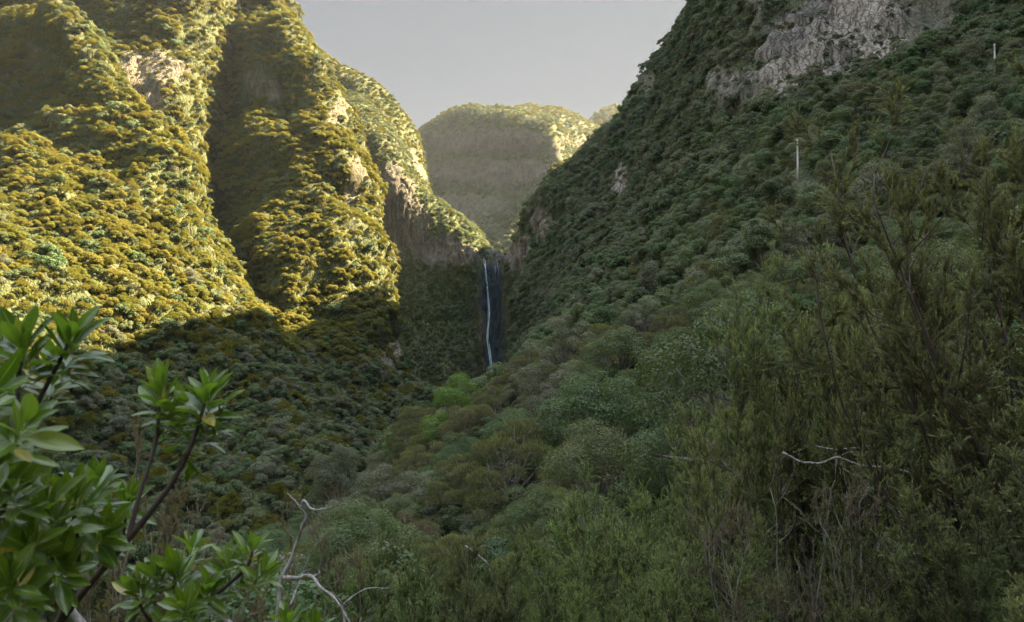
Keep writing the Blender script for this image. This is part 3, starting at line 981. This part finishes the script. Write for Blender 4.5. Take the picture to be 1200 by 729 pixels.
def leaves_mesh(name, B, D, U, L, Wd, curl, rs, tint):
    """n laurel leaves: base B, direction D, up U, length, width, downward curl; folded along the midrib"""
    n, R, A = len(B), 9, 5
    D = D / np.linalg.norm(D, axis=1)[:, None]
    S = np.cross(D, U); S /= np.linalg.norm(S, axis=1)[:, None] + 1e-9
    U = np.cross(S, D)
    t = np.linspace(0, 1, R)
    prof = np.sin(math.pi * t ** 1.15) ** .75
    prof[0] = .07; prof[-1] = .02
    prof = np.maximum(prof, .03)
    prof[1] *= .7
    a = np.linspace(-1, 1, A)
    x = t[None, :, None] * L[:, None, None]                              # along
    y = prof[None, :, None] * a[None, None, :] * Wd[:, None, None] * .5  # across
    wav = rs.uniform(-1, 1, (n, 1, 1)) * .05
    z = np.abs(y) * .38 - curl[:, None, None] * x ** 2 / L[:, None, None] + wav * np.abs(y) * np.sin(t * 11)[None, :, None] * 2
    V = B[:, None, None] + D[:, None, None] * x[..., None] + S[:, None, None] * y[..., None] + U[:, None, None] * z[..., None]
    V = V.reshape(-1, 3)
    i = np.arange(R - 1)[:, None] * A; j = np.arange(A - 1)[None]
    q = np.stack([i + j, i + j + 1, i + A + j + 1, i + A + j], -1).reshape(-1, 4)
    Q = (q[None] + (np.arange(n) * R * A)[:, None, None]).reshape(-1, 4)
    across = np.broadcast_to(a[None, None], (n, R, A)).ravel()
    along = np.broadcast_to(t[None, :, None], (n, R, A)).ravel()
    tt = np.broadcast_to(tint[:, None, None], (n, R, A)).ravel()
    return mk_mesh(name, V, None, Q, [M_LEAF], attrs={'across': across, 'along': along, 'tint': tt}, smooth_=True)


def rosette(parent, c, axis, n, L, rs, spread=(14, 88), org=(0, 0, 0)):
    axis = np.asarray(axis, float); axis /= np.linalg.norm(axis)
    e1 = np.cross(axis, [.3, .9, .1]); e1 /= np.linalg.norm(e1)
    e2 = np.cross(axis, e1)
    n = int(n * 2.1); L = L * .68
    k = np.arange(n)
    ph = k * 2.39996 + rs.uniform(0, 6)
    inc = np.radians(spread[0] + (spread[1] - spread[0]) * (k / (n - 1)) ** .8 + rs.uniform(-16, 16, n))
    rad = np.cos(ph)[:, None] * e1 + np.sin(ph)[:, None] * e2
    D = np.cos(inc)[:, None] * axis + np.sin(inc)[:, None] * rad
    U = np.cos(inc)[:, None] * -rad + np.sin(inc)[:, None] * axis
    roll = np.radians(rs.normal(size=n) * 16)
    U = U * np.cos(roll)[:, None] + np.cross(D, U) * np.sin(roll)[:, None]
    B = np.asarray(c) - axis * (k / n * L * 1.15)[:, None] + rad * .004
    LL = L * (.62 + .38 * np.sin(math.pi * np.clip(k / n * .9 + .15, 0, 1))) * rs.uniform(.7, 1.2, n)
    me = leaves_mesh('leaf_cluster', B - np.asarray(org), D, U, LL, LL * rs.uniform(.29, .38, n), rs.uniform(-.08, .35, n), rs, rs.uniform(0, .97, n))
    return obj('leaf_cluster', me, parent)


def pix_curve(pix, n=24):
    return spline(np.array([at(*p) for p in pix]), np.linspace(0, 1, n))


def ground_z(x, y):
    best = None
    for k in ('right',):
        h_ = HILLS[k]['bvh'].ray_cast(Vector((x, y, 60)), Vector((0, 0, -1)), 400)
        if h_[0] is not None: best = h_[0].z
    return -3. if best is None else best


def laurel_shrub(label, stems, clusters, root, rs, wood=None):
    gz = ground_z(root[0], root[1])
    org = np.array([root[0], root[1], gz])
    t = thing('laurel_shrub', label, 'shrub', org)
    for pix, r0, r1 in stems:
        C = pix_curve(pix, 26)
        if pix[0][1] > 740:
            C = np.vstack([np.linspace(org - [0, 0, .15], C[0], 8)[:-1], C])
        mb = MB()
        mb.tube(C - org, np.linspace(r0, r1, len(C)) * (1 + .12 * vnoise(C * 60)), 7)
        obj('stem', mb.mesh('stem', [M_DARKBARK], True), t)
    for (px_, py_, d), ax, n_, L in clusters:
        rosette(t, at(px_, py_, d), ax, n_, L, rs, org=org)
    return t


rs = np.random.RandomState(14)
laurel_shrub('tall laurel shrub with whorls of glossy pointed leaves in the lower left corner',
             [([(45, 760, 1.5), (100, 690, 1.5), (150, 632, 1.5), (205, 560, 1.5), (232, 500, 1.5), (240, 470, 1.5)], .009, .0035),
              ([(150, 632, 1.5), (165, 575, 1.52), (182, 520, 1.55), (187, 470, 1.56)], .0045, .003),
              ([(60, 745, 1.5), (80, 700, 1.45), (92, 650, 1.4), (85, 590, 1.38)], .006, .0035),
              ([(-20, 760, 1.3), (-5, 640, 1.28), (15, 520, 1.28), (22, 440, 1.3), (25, 405, 1.3)], .008, .0035),
              ([(0, 560, 1.28), (40, 480, 1.33), (82, 400, 1.36)], .005, .003),
              ([(100, 690, 1.5), (140, 640, 1.6), (150, 590, 1.62)], .005, .003)],
             [((242, 458, 1.5), (.10, -.2, 1), 15, .098), ((188, 458, 1.56), (-.25, -.1, 1), 13, .100),
              ((24, 398, 1.3), (-.05, -.25, 1), 14, .098), ((85, 392, 1.36), (.30, -.2, 1), 13, .102),
              ((84, 585, 1.38), (.1, -.6, .8), 15, .105), ((10, 560, 1.2), (.1, -.5, .7), 13, .100),
              ((30, 495, 1.1), (.5, -.4, .6), 9, .105), ((150, 585, 1.62), (.4, -.4, .8), 12, .090),
              ((35, 640, 1.25), (.3, -.7, .5), 12, .105), ((-10, 460, 1.15), (.6, -.3, .7), 10, .105),
              ((222, 545, 1.5), (.3, -.1, -.6), 6, .060), ((62, 430, 1.42), (.2, -.2, .9), 12, .098), ((-5, 385, 1.35), (-.3, -.1, 1), 12, .098),
              ((215, 475, 1.55), (-.1, .1, 1), 11, .085), ((255, 500, 1.52), (.6, 0, .6), 8, .080), ((50, 590, 1.3), (-.1, -.5, .8), 13, .105),
              ((115, 560, 1.5), (.2, -.2, 1), 12, .095), ((10, 680, 1.2), (.2, -.5, .6), 12, .100), ((70, 660, 1.3), (.3, -.5, .5), 12, .100),
              ((-15, 530, 1.2), (.3, -.4, .8), 12, .105), ((120, 625, 1.45), (.5, -.5, .6), 11, .095)],
             (-.85, 1.5), rs)
laurel_shrub('low laurel shrub with bright narrow leaves at the bottom edge, left of the bleached snag',
             [([(205, 760, 1.75), (206, 715, 1.75), (205, 672, 1.75)], .006, .003),
              ([(205, 750, 1.75), (245, 705, 1.75), (292, 660, 1.75), (296, 645, 1.75)], .006, .003),
              ([(200, 755, 1.75), (170, 720, 1.7), (160, 700, 1.7)], .005, .003)],
             [((206, 668, 1.75), (-.1, -.4, 1), 14, .095), ((297, 640, 1.75), (.35, -.2, 1), 12, .082),
              ((245, 690, 1.72), (.3, -.5, .8), 12, .090), ((160, 692, 1.7), (-.3, -.5, .8), 12, .090),
              ((268, 662, 1.78), (0, -.3, 1), 10, .080), ((180, 672, 1.72), (-.3, -.3, 1), 11, .088), ((225, 640, 1.85), (.1, 0, 1), 10, .08),
              ((310, 668, 1.7), (.5, -.2, .7), 9, .075), ((215, 712, 1.65), (0, -.6, .7), 12, .09)],
             (-.72, 1.75), rs)
laurel_shrub('small laurel sprig just showing at the bottom edge under the bleached snag',
             [([(345, 780, 1.6), (340, 750, 1.6), (338, 735, 1.6)], .005, .003)],
             [((337, 728, 1.6), (-.1, -.3, 1), 11, .075), ((368, 736, 1.62), (.3, -.3, 1), 9, .070)],
             (-.45, 1.6), rs)


# ================================================================ heath shrubs
def needles(rs, A, D, L, k, nl, wid, tone):
    """plumes: axis start A, direction D, length L, each carrying k needles"""
    n = len(A)
    t = (np.arange(k)[None] + rs.uniform(0, 1, (n, k))) / k
    bend = rs.normal(size=(n, 3)) * .18
    ax = D[:, None] + bend[:, None] * t[..., None]
    P = A[:, None] + ax * (t * L[:, None])[..., None]
    r = rs.normal(size=(n, k, 3))
    r -= D[:, None] * (r * D[:, None]).sum(-1, keepdims=True)
    r /= np.linalg.norm(r, axis=-1, keepdims=True) + 1e-9
    ang = np.radians(rs.uniform(18, 42, (n, k)))[..., None]
    nd = D[:, None] * np.cos(ang) + r * np.sin(ang)
    ll = nl * 1.2 * (1.15 - .45 * t)[..., None] * rs.uniform(.75, 1.2, (n, k, 1))
    s = np.cross(nd, rs.normal(size=(n, k, 3))); s /= np.linalg.norm(s, axis=-1, keepdims=True) + 1e-9
    w = ll * wid
    V = np.stack([P - s * w, P + s * w, P + nd * ll], 2).reshape(-1, 3)
    T = np.arange(n * k * 3).reshape(-1, 3)
    tip = (smooth(.35, 1., t) * tone[:, None] * rs.uniform(.5, 1, (n, k))).ravel()
    tint = np.clip(rs.uniform(0, .55, (n, k)) + .45 * rs.uniform(0, 1, (n, 1)), 0, 1).ravel()
    return V, T, tint, tip


def heath_meshes(name, seed, H, spread, nmain, nsec, nter, plume, k, nl, wid=.10, lean=(0, 0), mats=None, bare=.0, upright=.8, r0=.014):
    rs = np.random.RandomState(seed)
    mb = MB()
    PA, PD, PL, PT = [], [], [], []
    for m_ in range(nmain):
        a = m_ * 2.4 + rs.uniform(-.5, .5)
        out_ = spread * rs.uniform(.45, 1.05)
        h = H * rs.uniform(.72, 1.02)
        e = np.array([math.cos(a) * out_ + lean[0] * h, math.sin(a) * out_ + lean[1] * h, h])
        b = np.array([math.cos(a) * .08, math.sin(a) * .08, -.15])
        mid = b + (e - b) * .5 + np.array([math.cos(a), math.sin(a), 0]) * out_ * .18 + rs.normal(size=3) * .05 * H
        C = spline(np.array([b, mid, e]), np.linspace(0, 1, 16))
        C[1:-1] += np.cumsum(rs.normal(size=(14, 3)) * .012 * H / 2, axis=0) * .6
        mb.tube(C, np.linspace(r0, r0 * .22, 16), 6)
        for s_ in range(nsec):
            f = rs.uniform(.28, 1.0) if s_ else 1.0
            ii = min(int(f * 15), 15)
            p = C[ii]
            tang = C[min(ii + 1, 15)] - C[max(ii - 1, 0)]; tang /= np.linalg.norm(tang)
            d = tang + rs.normal(size=3) * .65 + np.array([0, 0, .25]); d /= np.linalg.norm(d)
            l = H * rs.uniform(.16, .34) * (1.15 - .55 * f)
            q = p + d * l * .55
            e2 = q + (d + np.array([0, 0, upright])) / np.linalg.norm(d + np.array([0, 0, upright])) * l * .55
            S = spline(np.array([p, q, e2]), np.linspace(0, 1, 7))
            rr = r0 * (.45 - .25 * f)
            mb.tube(S, np.linspace(rr, rr * .35, 7), 4)
            for t_ in range(nter):
                g_ = rs.uniform(.25, 1.)
                pp = S[min(int(g_ * 6), 6)]
                dd = (S[-1] - S[0]) / np.linalg.norm(S[-1] - S[0]) + rs.normal(size=3) * .5 + np.array([0, 0, upright])
                dd /= np.linalg.norm(dd)
                ll = plume * rs.uniform(.5, 1.25)
                tw = pp + dd * ll * .8
                mb.tube(np.array([pp, (pp + tw) / 2, tw]), [rr * .3, rr * .22, rr * .12], 3, cap=False)
                if rs.uniform() < bare: continue
                nplume = 3
                for u in range(nplume):
                    bp = pp + (tw - pp) * rs.uniform(.25, .8)
                    d3 = dd + rs.normal(size=3) * .35; d3 /= np.linalg.norm(d3)
                    PA.append(bp); PD.append(d3); PL.append(ll * rs.uniform(.6, 1.05)); PT.append(rs.uniform(.2, 1))
    V, T, tint, tip = needles(rs, np.array(PA), np.array(PD), np.array(PL), k, nl, wid, np.array(PT))
    fol = mk_mesh('foliage_' + name, V, T, None, [mats[0]], fattrs={'tint': tint, 'tip': tip})
    return fol, mb.mesh('stems_' + name, [mats[1]], True)


M_NEEDLE = foliage_mat('heath_needles', (.062, .068, .040), (.112, .140, .058), tip=(.25, .29, .10), gloss=.25, patch=.8, trans=.4)
M_NEEDLE_FRESH = foliage_mat('fresh_heath_needles', (.062, .082, .036), (.12, .165, .060), tip=(.27, .34, .11), gloss=.25, patch=.5, trans=.4)
M_NEEDLE_DARK = foliage_mat('dark_heath_needles', (.062, .064, .040), (.118, .134, .060), tip=(.23, .26, .10), gloss=.25, patch=.5, trans=.35)
M_NEEDLE_DRY = foliage_mat('dry_heath_needles', (.085, .070, .052), (.14, .12, .085), tip=(.12, .13, .05), gloss=.2, patch=.3, trans=.35)
HEATH = {
    'bushy': heath_meshes('bushy', 1, 2.4, .75, 9, 13, 8, .16, 34, .024, .12, mats=(M_NEEDLE, M_DARKBARK)),
    'broad': heath_meshes('broad', 2, 2.2, 1.0, 10, 12, 8, .17, 34, .025, .12, mats=(M_NEEDLE, M_DARKBARK)),
    'slender': heath_meshes('slender', 3, 3.0, .28, 3, 26, 9, .17, 34, .024, .12, mats=(M_NEEDLE, M_DARKBARK), upright=1.3, r0=.02),
    'arching': heath_meshes('arching', 4, 2.8, .9, 8, 15, 9, .16, 40, .024, .12, lean=(-.22, 0), mats=(M_NEEDLE_DARK, M_DARKBARK), r0=.018),
    'dry': heath_meshes('dry', 5, 2.2, .7, 8, 11, 7, .14, 24, .022, .14, mats=(M_NEEDLE_DRY, M_BARK), bare=.45, r0=.014),
    'dark': heath_meshes('dark', 6, 2.3, .8, 9, 14, 9, .14, 40, .022, .13, mats=(M_NEEDLE_DARK, M_DARKBARK)),
}
_f = HEATH['bushy'][0].copy(); _f.name = 'foliage_fresh'; _f.materials[0] = M_NEEDLE_FRESH
HEATH['fresh'] = (_f, HEATH['bushy'][1])
HH = {'fresh': 2.4, 'bushy': 2.4, 'broad': 2.2, 'slender': 3.0, 'arching': 2.8, 'dry': 2.2, 'dark': 2.3}


def heath(key, px_, py_, d, label, rz=0., wide=1., sink=0.):
    """a heath shrub whose top stands where this pixel looks, d metres ahead, rooted in the ground below"""
    p = at(px_, py_, d)
    gz = ground_z(p[0], p[1])
    H_ = max(p[2] - gz, .5)
    s = H_ / HH[key]
    t = thing('heath_shrub', label, 'shrub', (p[0], p[1], gz), rz)
    w = wide * (.5 + .5 * s) if s > 1 else wide * s
    t.scale = (w, w, s)
    obj('foliage', HEATH[key][0], t)
    obj('stems', HEATH[key][1], t)
    return t


rs = np.random.RandomState(3)
LIST = [
    ('slender', 893, 335, 9.0, 'tall slender heath shrub with a thin dark stem rising above its neighbours', 1.),
    ('bushy', 850, 515, 10.5, 'olive heath shrub left of the tall slender one', 1.),
    ('fresh', 725, 590, 13., 'bushy heath shrub with yellow green shoot tips below the dark glossy laurel', 1.1),
    ('broad', 780, 622, 9.5, 'broad feathery heath shrub in front of the yellow tipped one', 1.),
    ('fresh', 668, 655, 10., 'light green heath shrub with upright plumes at bottom centre', 1.),
    ('broad', 600, 685, 9., 'low dark green heath shrub left of the upright light green one', .9),
    ('bushy', 520, 668, 7., 'blurred brownish heath shrub at the bottom edge, right of the dead twigs', .9),
    ('fresh', 440, 680, 6.5, 'blurred lime tipped heath shrub nearest the bleached snag at the bottom edge', .8),
    ('broad', 845, 640, 7.5, 'dense heath shrub at the bottom edge under the tall slender one', 1.),
    ('dry', 930, 560, 7., 'dry twiggy heath shrub behind the fallen bleached branch', 1.),
    ('bushy', 985, 400, 8., 'heath shrub with soft rounded top between the slender and the arching ones', 1.),
    ('bushy', 1060, 345, 8.5, 'high green brown heath shrub behind the arching dark branches', 1.),
    ('arching', 1190, 290, 5.2, 'big dark heath shrub with long arching branches at the right edge', 1.),
    ('arching', 1290, 150, 4.6, 'tallest heath shrub reaching up along the right edge of the view', 1.),
    ('dark', 1150, 520, 4.2, 'very dark dense heath bush in the bottom right corner', 1.),
    ('dark', 1040, 640, 5., 'dark low heath bush left of the one in the bottom right corner', 1.),
    ('dry', 960, 690, 5.5, 'brown twiggy heath shrub at the bottom edge left of the dark bushes', .9),
    ('dry', 60, 640, 4.0, 'grey tangled heath shrub low behind the leftmost laurel whorls', .8),
    ('dry', 300, 690, 4.2, 'low withered heath shrub at the foot of the bleached snag', .8),
    ('fresh', 740, 690, 6.5, 'fresh green heath shrub filling the bottom edge right of centre', .9),
    ('fresh', 1000, 520, 9., 'pale green heath shrub above the fallen bleached branch', 1.),
]
for key, a_, b_, d_, lab, wd in LIST:
    heath(key, a_, b_, d_, lab, rs.uniform(-.6, .6) if key == 'arching' else rs.uniform(0, 6.28), wd)


# low scrub that closes the ground between the near shrubs and under the camera's path
fol = {}
for o_ in COL.objects:
    if o_.name.startswith('foliage') and o_.type == 'MESH': fol.setdefault(o_.data.name, o_)
scrub = [fol[HEATH[k][0].name] for k in ('bushy', 'broad', 'fresh', 'dark', 'dry')]
Pn, Nn, Rn = scatter('right', .6, rs, dmin=1.9, far=34, lo=-1e9, hi=1e9, top=-1e9, bot=1e9, depmin=-9)
keep_ = (np.abs(Pn[:, 0]) < 32) & ~((np.linalg.norm(Pn[:, :2], axis=1) < 1.3))
Pn, Nn = Pn[keep_], Nn[keep_]
near_ = smooth(2, 9, np.linalg.norm(Pn, axis=1))
forest('undergrowth', 'low heath scrub covering the ground under the near shrubs', Pn, rs.uniform(0, 6.28, len(Pn)),
       rs.uniform(.26, .42, len(Pn)) * (.8 + .2 * near_), rs.choice(5, len(Pn), p=[.3, .25, .15, .15, .15]), scrub, tilts(Nn, rs, .1))


# ================================================================ dead wood
def dead(name, label, curves, root=None, sides=7):
    """bleached branches; each curve is (pixels with depth, thickness at the start and the end in metres)"""
    first = pix_curve(curves[0][0], 4)[0]
    org = first
    if root:
        org = np.array([first[0], first[1], ground_z(first[0], first[1])])
    t = thing(name, label, 'dead branch', org)
    for k, (pix, r0, r1) in enumerate(curves):
        C = pix_curve(pix, 30)
        C = C + .006 * np.stack([vnoise(C * 22 + 7 * a_) for a_ in range(3)], -1)
        R = np.linspace(r0, r1, len(C)) * .68 * (1 + .3 * vnoise(C * 30))
        if root and k == 0:
            C = np.vstack([np.linspace(org - [0, 0, .2], C[0], 8)[:-1], C]); R = np.concatenate([np.full(7, r0 * .8), R])
        mb = MB()
        mb.tube(C - org, R, sides)
        obj('limb' if k == 0 else 'twig', mb.mesh('limb', [M_BLEACH], True), t)
    return t


D1 = 3.4
dead('dead_branch', 'bleached forked snag standing up against the dark ravine', [
    ([(322, 740, D1), (327, 706, D1), (330, 676, D1), (338, 660, D1), (350, 628, D1), (358, 608, D1), (351, 594, D1), (336, 577, D1)], .018, .004),
    ([(352, 596, D1), (356, 588, D1), (366, 597, D1 - .05), (382, 597, D1 - .1), (395, 588, D1 - .12)], .009, .003),
    ([(331, 676, D1), (350, 677, D1 - .05), (364, 676, D1 - .1), (378, 690, D1 - .15), (392, 702, D1 - .2), (412, 732, D1 - .25)], .013, .004),
    ([(340, 712, D1), (356, 668, D1 + .1), (370, 636, D1 + .1), (388, 619, D1 + .1)], .006, .002),
    ([(366, 677, D1 - .1), (374, 672, D1 - .1), (372, 668, D1 - .1)], .006, .003),
    ([(378, 690, D1 - .15), (400, 704, D1 - .1), (408, 716, D1)], .006, .003),
    ([(405, 735, D1), (402, 712, D1), (425, 692, D1), (455, 688, D1)], .008, .002)], root=True)
dead('dead_branch', 'thick pale fallen limb lying behind the lower laurel leaves at far left', [
    ([(-20, 640, 2.3), (25, 664, 2.3), (50, 676, 2.25), (72, 700, 2.2), (98, 735, 2.2)], .022, .018),
    ([(-5, 708, 2.2), (10, 695, 2.2), (22, 682, 2.2)], .005, .003),
    ([(60, 690, 2.2), (75, 660, 2.3), (92, 645, 2.4)], .006, .003)])
dead('dead_branch', 'pale bare branch leaning among the leaves of the low laurel', [
    ([(215, 675, 2.0), (235, 702, 2.0), (262, 722, 2.0), (285, 745, 2.0)], .010, .008),
    ([(240, 706, 2.0), (252, 690, 2.05), (275, 680, 2.1)], .004, .002)])
dead('dead_branch', 'long crooked bleached branch caught in the heath right of centre', [
    ([(918, 531, 6.0), (935, 540, 6.0), (962, 543, 6.0), (982, 536, 5.9), (1004, 544, 5.9), (1048, 549, 5.8), (1085, 560, 5.7)], .014, .008),
    ([(955, 522, 6.0), (975, 526, 6.0), (1010, 524, 6.0), (1030, 520, 6.0)], .009, .005),
    ([(982, 536, 5.9), (995, 530, 5.9), (1012, 530, 5.9)], .006, .003)])
dead('dead_branch', 'short white dead branch low in the dark bushes at lower right', [
    ([(1052, 628, 5.0), (1062, 644, 5.0), (1078, 651, 4.9), (1100, 648, 4.9)], .014, .006),
    ([(1044, 650, 5.0), (1062, 650, 5.0), (1090, 655, 5.0)], .008, .004)])
dead('dead_branch', 'thin bleached twig hanging under the brown heaths at bottom centre', [
    ([(545, 640, 16.), (562, 652, 16.), (572, 662, 16.), (576, 676, 16.), (584, 690, 16.)], .035, .018),
    ([(556, 648, 16.), (565, 640, 16.), (578, 642, 16.)], .02, .01)])
# ================================================================ light, air, camera
SUN_AZ, SUN_EL = 69., 42.         # azimuth to the right of the view direction
def lights():
    az, el = math.radians(SUN_AZ), math.radians(SUN_EL)
    to_sun = Vector((math.sin(az) * math.cos(el), math.cos(az) * math.cos(el), math.sin(el)))
    ld = bpy.data.lights.new('sun', 'SUN')
    ld.energy = 2.5
    ld.angle = math.radians(.5)
    ld.color = (1, .78, .48)
    lo = obj('sun', ld)
    lo.rotation_euler = to_sun.to_track_quat('Z', 'Y').to_euler()
    lo.location = to_sun * 3000
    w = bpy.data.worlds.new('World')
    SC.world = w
    w.use_nodes = True
    nt = w.node_tree
    nt.nodes.clear()
    g = NT(nt)
    out = g.n('ShaderNodeOutputWorld')
    bg = g.n('ShaderNodeBackground')
    sky = g.n('ShaderNodeTexSky')
    sky.sky_type = 'NISHITA'
    sky.sun_disc = False
    sky.sun_elevation = el
    sky.sun_rotation = az
    sky.air_density = 1.0
    sky.dust_density = 1.0
    sky.ozone_density = 1.0
    gm = g.n('ShaderNodeGamma')
    gm.inputs['Gamma'].default_value = .36
    g.l(sky.outputs[0], gm.inputs['Color'])
    hs = g.n('ShaderNodeHueSaturation')
    hs.inputs['Saturation'].default_value = .8
    hs.inputs['Value'].default_value = .443
    g.l(gm.outputs[0], hs.inputs['Color'])
    # zenith ramp added to fill the shaded slopes: brighter overhead than near the horizon
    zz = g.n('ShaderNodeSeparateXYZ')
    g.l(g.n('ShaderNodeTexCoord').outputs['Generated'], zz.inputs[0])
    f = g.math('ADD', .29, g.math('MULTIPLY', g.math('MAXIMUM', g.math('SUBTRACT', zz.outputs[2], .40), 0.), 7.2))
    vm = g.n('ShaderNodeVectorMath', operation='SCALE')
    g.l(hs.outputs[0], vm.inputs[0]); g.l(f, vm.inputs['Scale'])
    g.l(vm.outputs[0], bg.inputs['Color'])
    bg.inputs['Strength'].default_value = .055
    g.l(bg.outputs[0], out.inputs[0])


def haze():
    x0, x1, y0, y1, z0, z1 = -1500, 1500, -200, 3050, -152, 690
    V = [(x, y, z) for x in (x0, x1) for y in (y0, y1) for z in (z0, z1)]
    Q = [(0, 1, 3, 2), (4, 6, 7, 5), (0, 4, 5, 1), (2, 3, 7, 6), (0, 2, 6, 4), (1, 5, 7, 3)]
    m, nt, out = new_mat('thin_air')
    g = NT(nt)
    v = g.n('ShaderNodeVolumePrincipled')
    v.inputs['Color'].default_value = (.80, .87, 1, 1)
    v.inputs['Density'].default_value = .000021
    v.inputs['Anisotropy'].default_value = .4
    g.l(v.outputs[0], out.inputs['Volume'])
    o = obj('haze', mk_mesh('haze', V, None, Q, [m]))
    tag(o, 'thin sunlit haze filling the whole valley', 'haze', kind='stuff')


def camera():
    cd = bpy.data.cameras.new('camera')
    cd.sensor_width = 36
    cd.lens = 36 * F / 1200
    cd.clip_start = .05
    cd.clip_end = 20000
    cd.dof.use_dof = True
    cd.dof.focus_distance = 120
    cd.dof.aperture_fstop = cd.lens / 3.0       # 3 mm opening
    co = obj('camera', cd)
    co.rotation_euler = (math.pi / 2 + PITCH, 0, 0)
    SC.camera = co
    c = SC.cycles
    SC.render.engine = 'CYCLES'
    c.max_bounces = 8
    c.diffuse_bounces = 5
    c.glossy_bounces = 2
    c.transmission_bounces = 5
    c.transparent_max_bounces = 6
    c.volume_bounces = 1
    c.use_denoising = True
    c.denoiser = 'OPENIMAGEDENOISE'
    c.denoising_input_passes = 'RGB_ALBEDO_NORMAL'
    c.use_adaptive_sampling = True
    c.adaptive_threshold = .01
    c.sample_clamp_indirect = 6
    vs = SC.view_settings
    vs.view_transform = 'Standard'
    vs.look = 'None'
    vs.gamma = 1
    vs.exposure = 4.95
    vs.use_curve_mapping = False


lights()
haze()
camera()
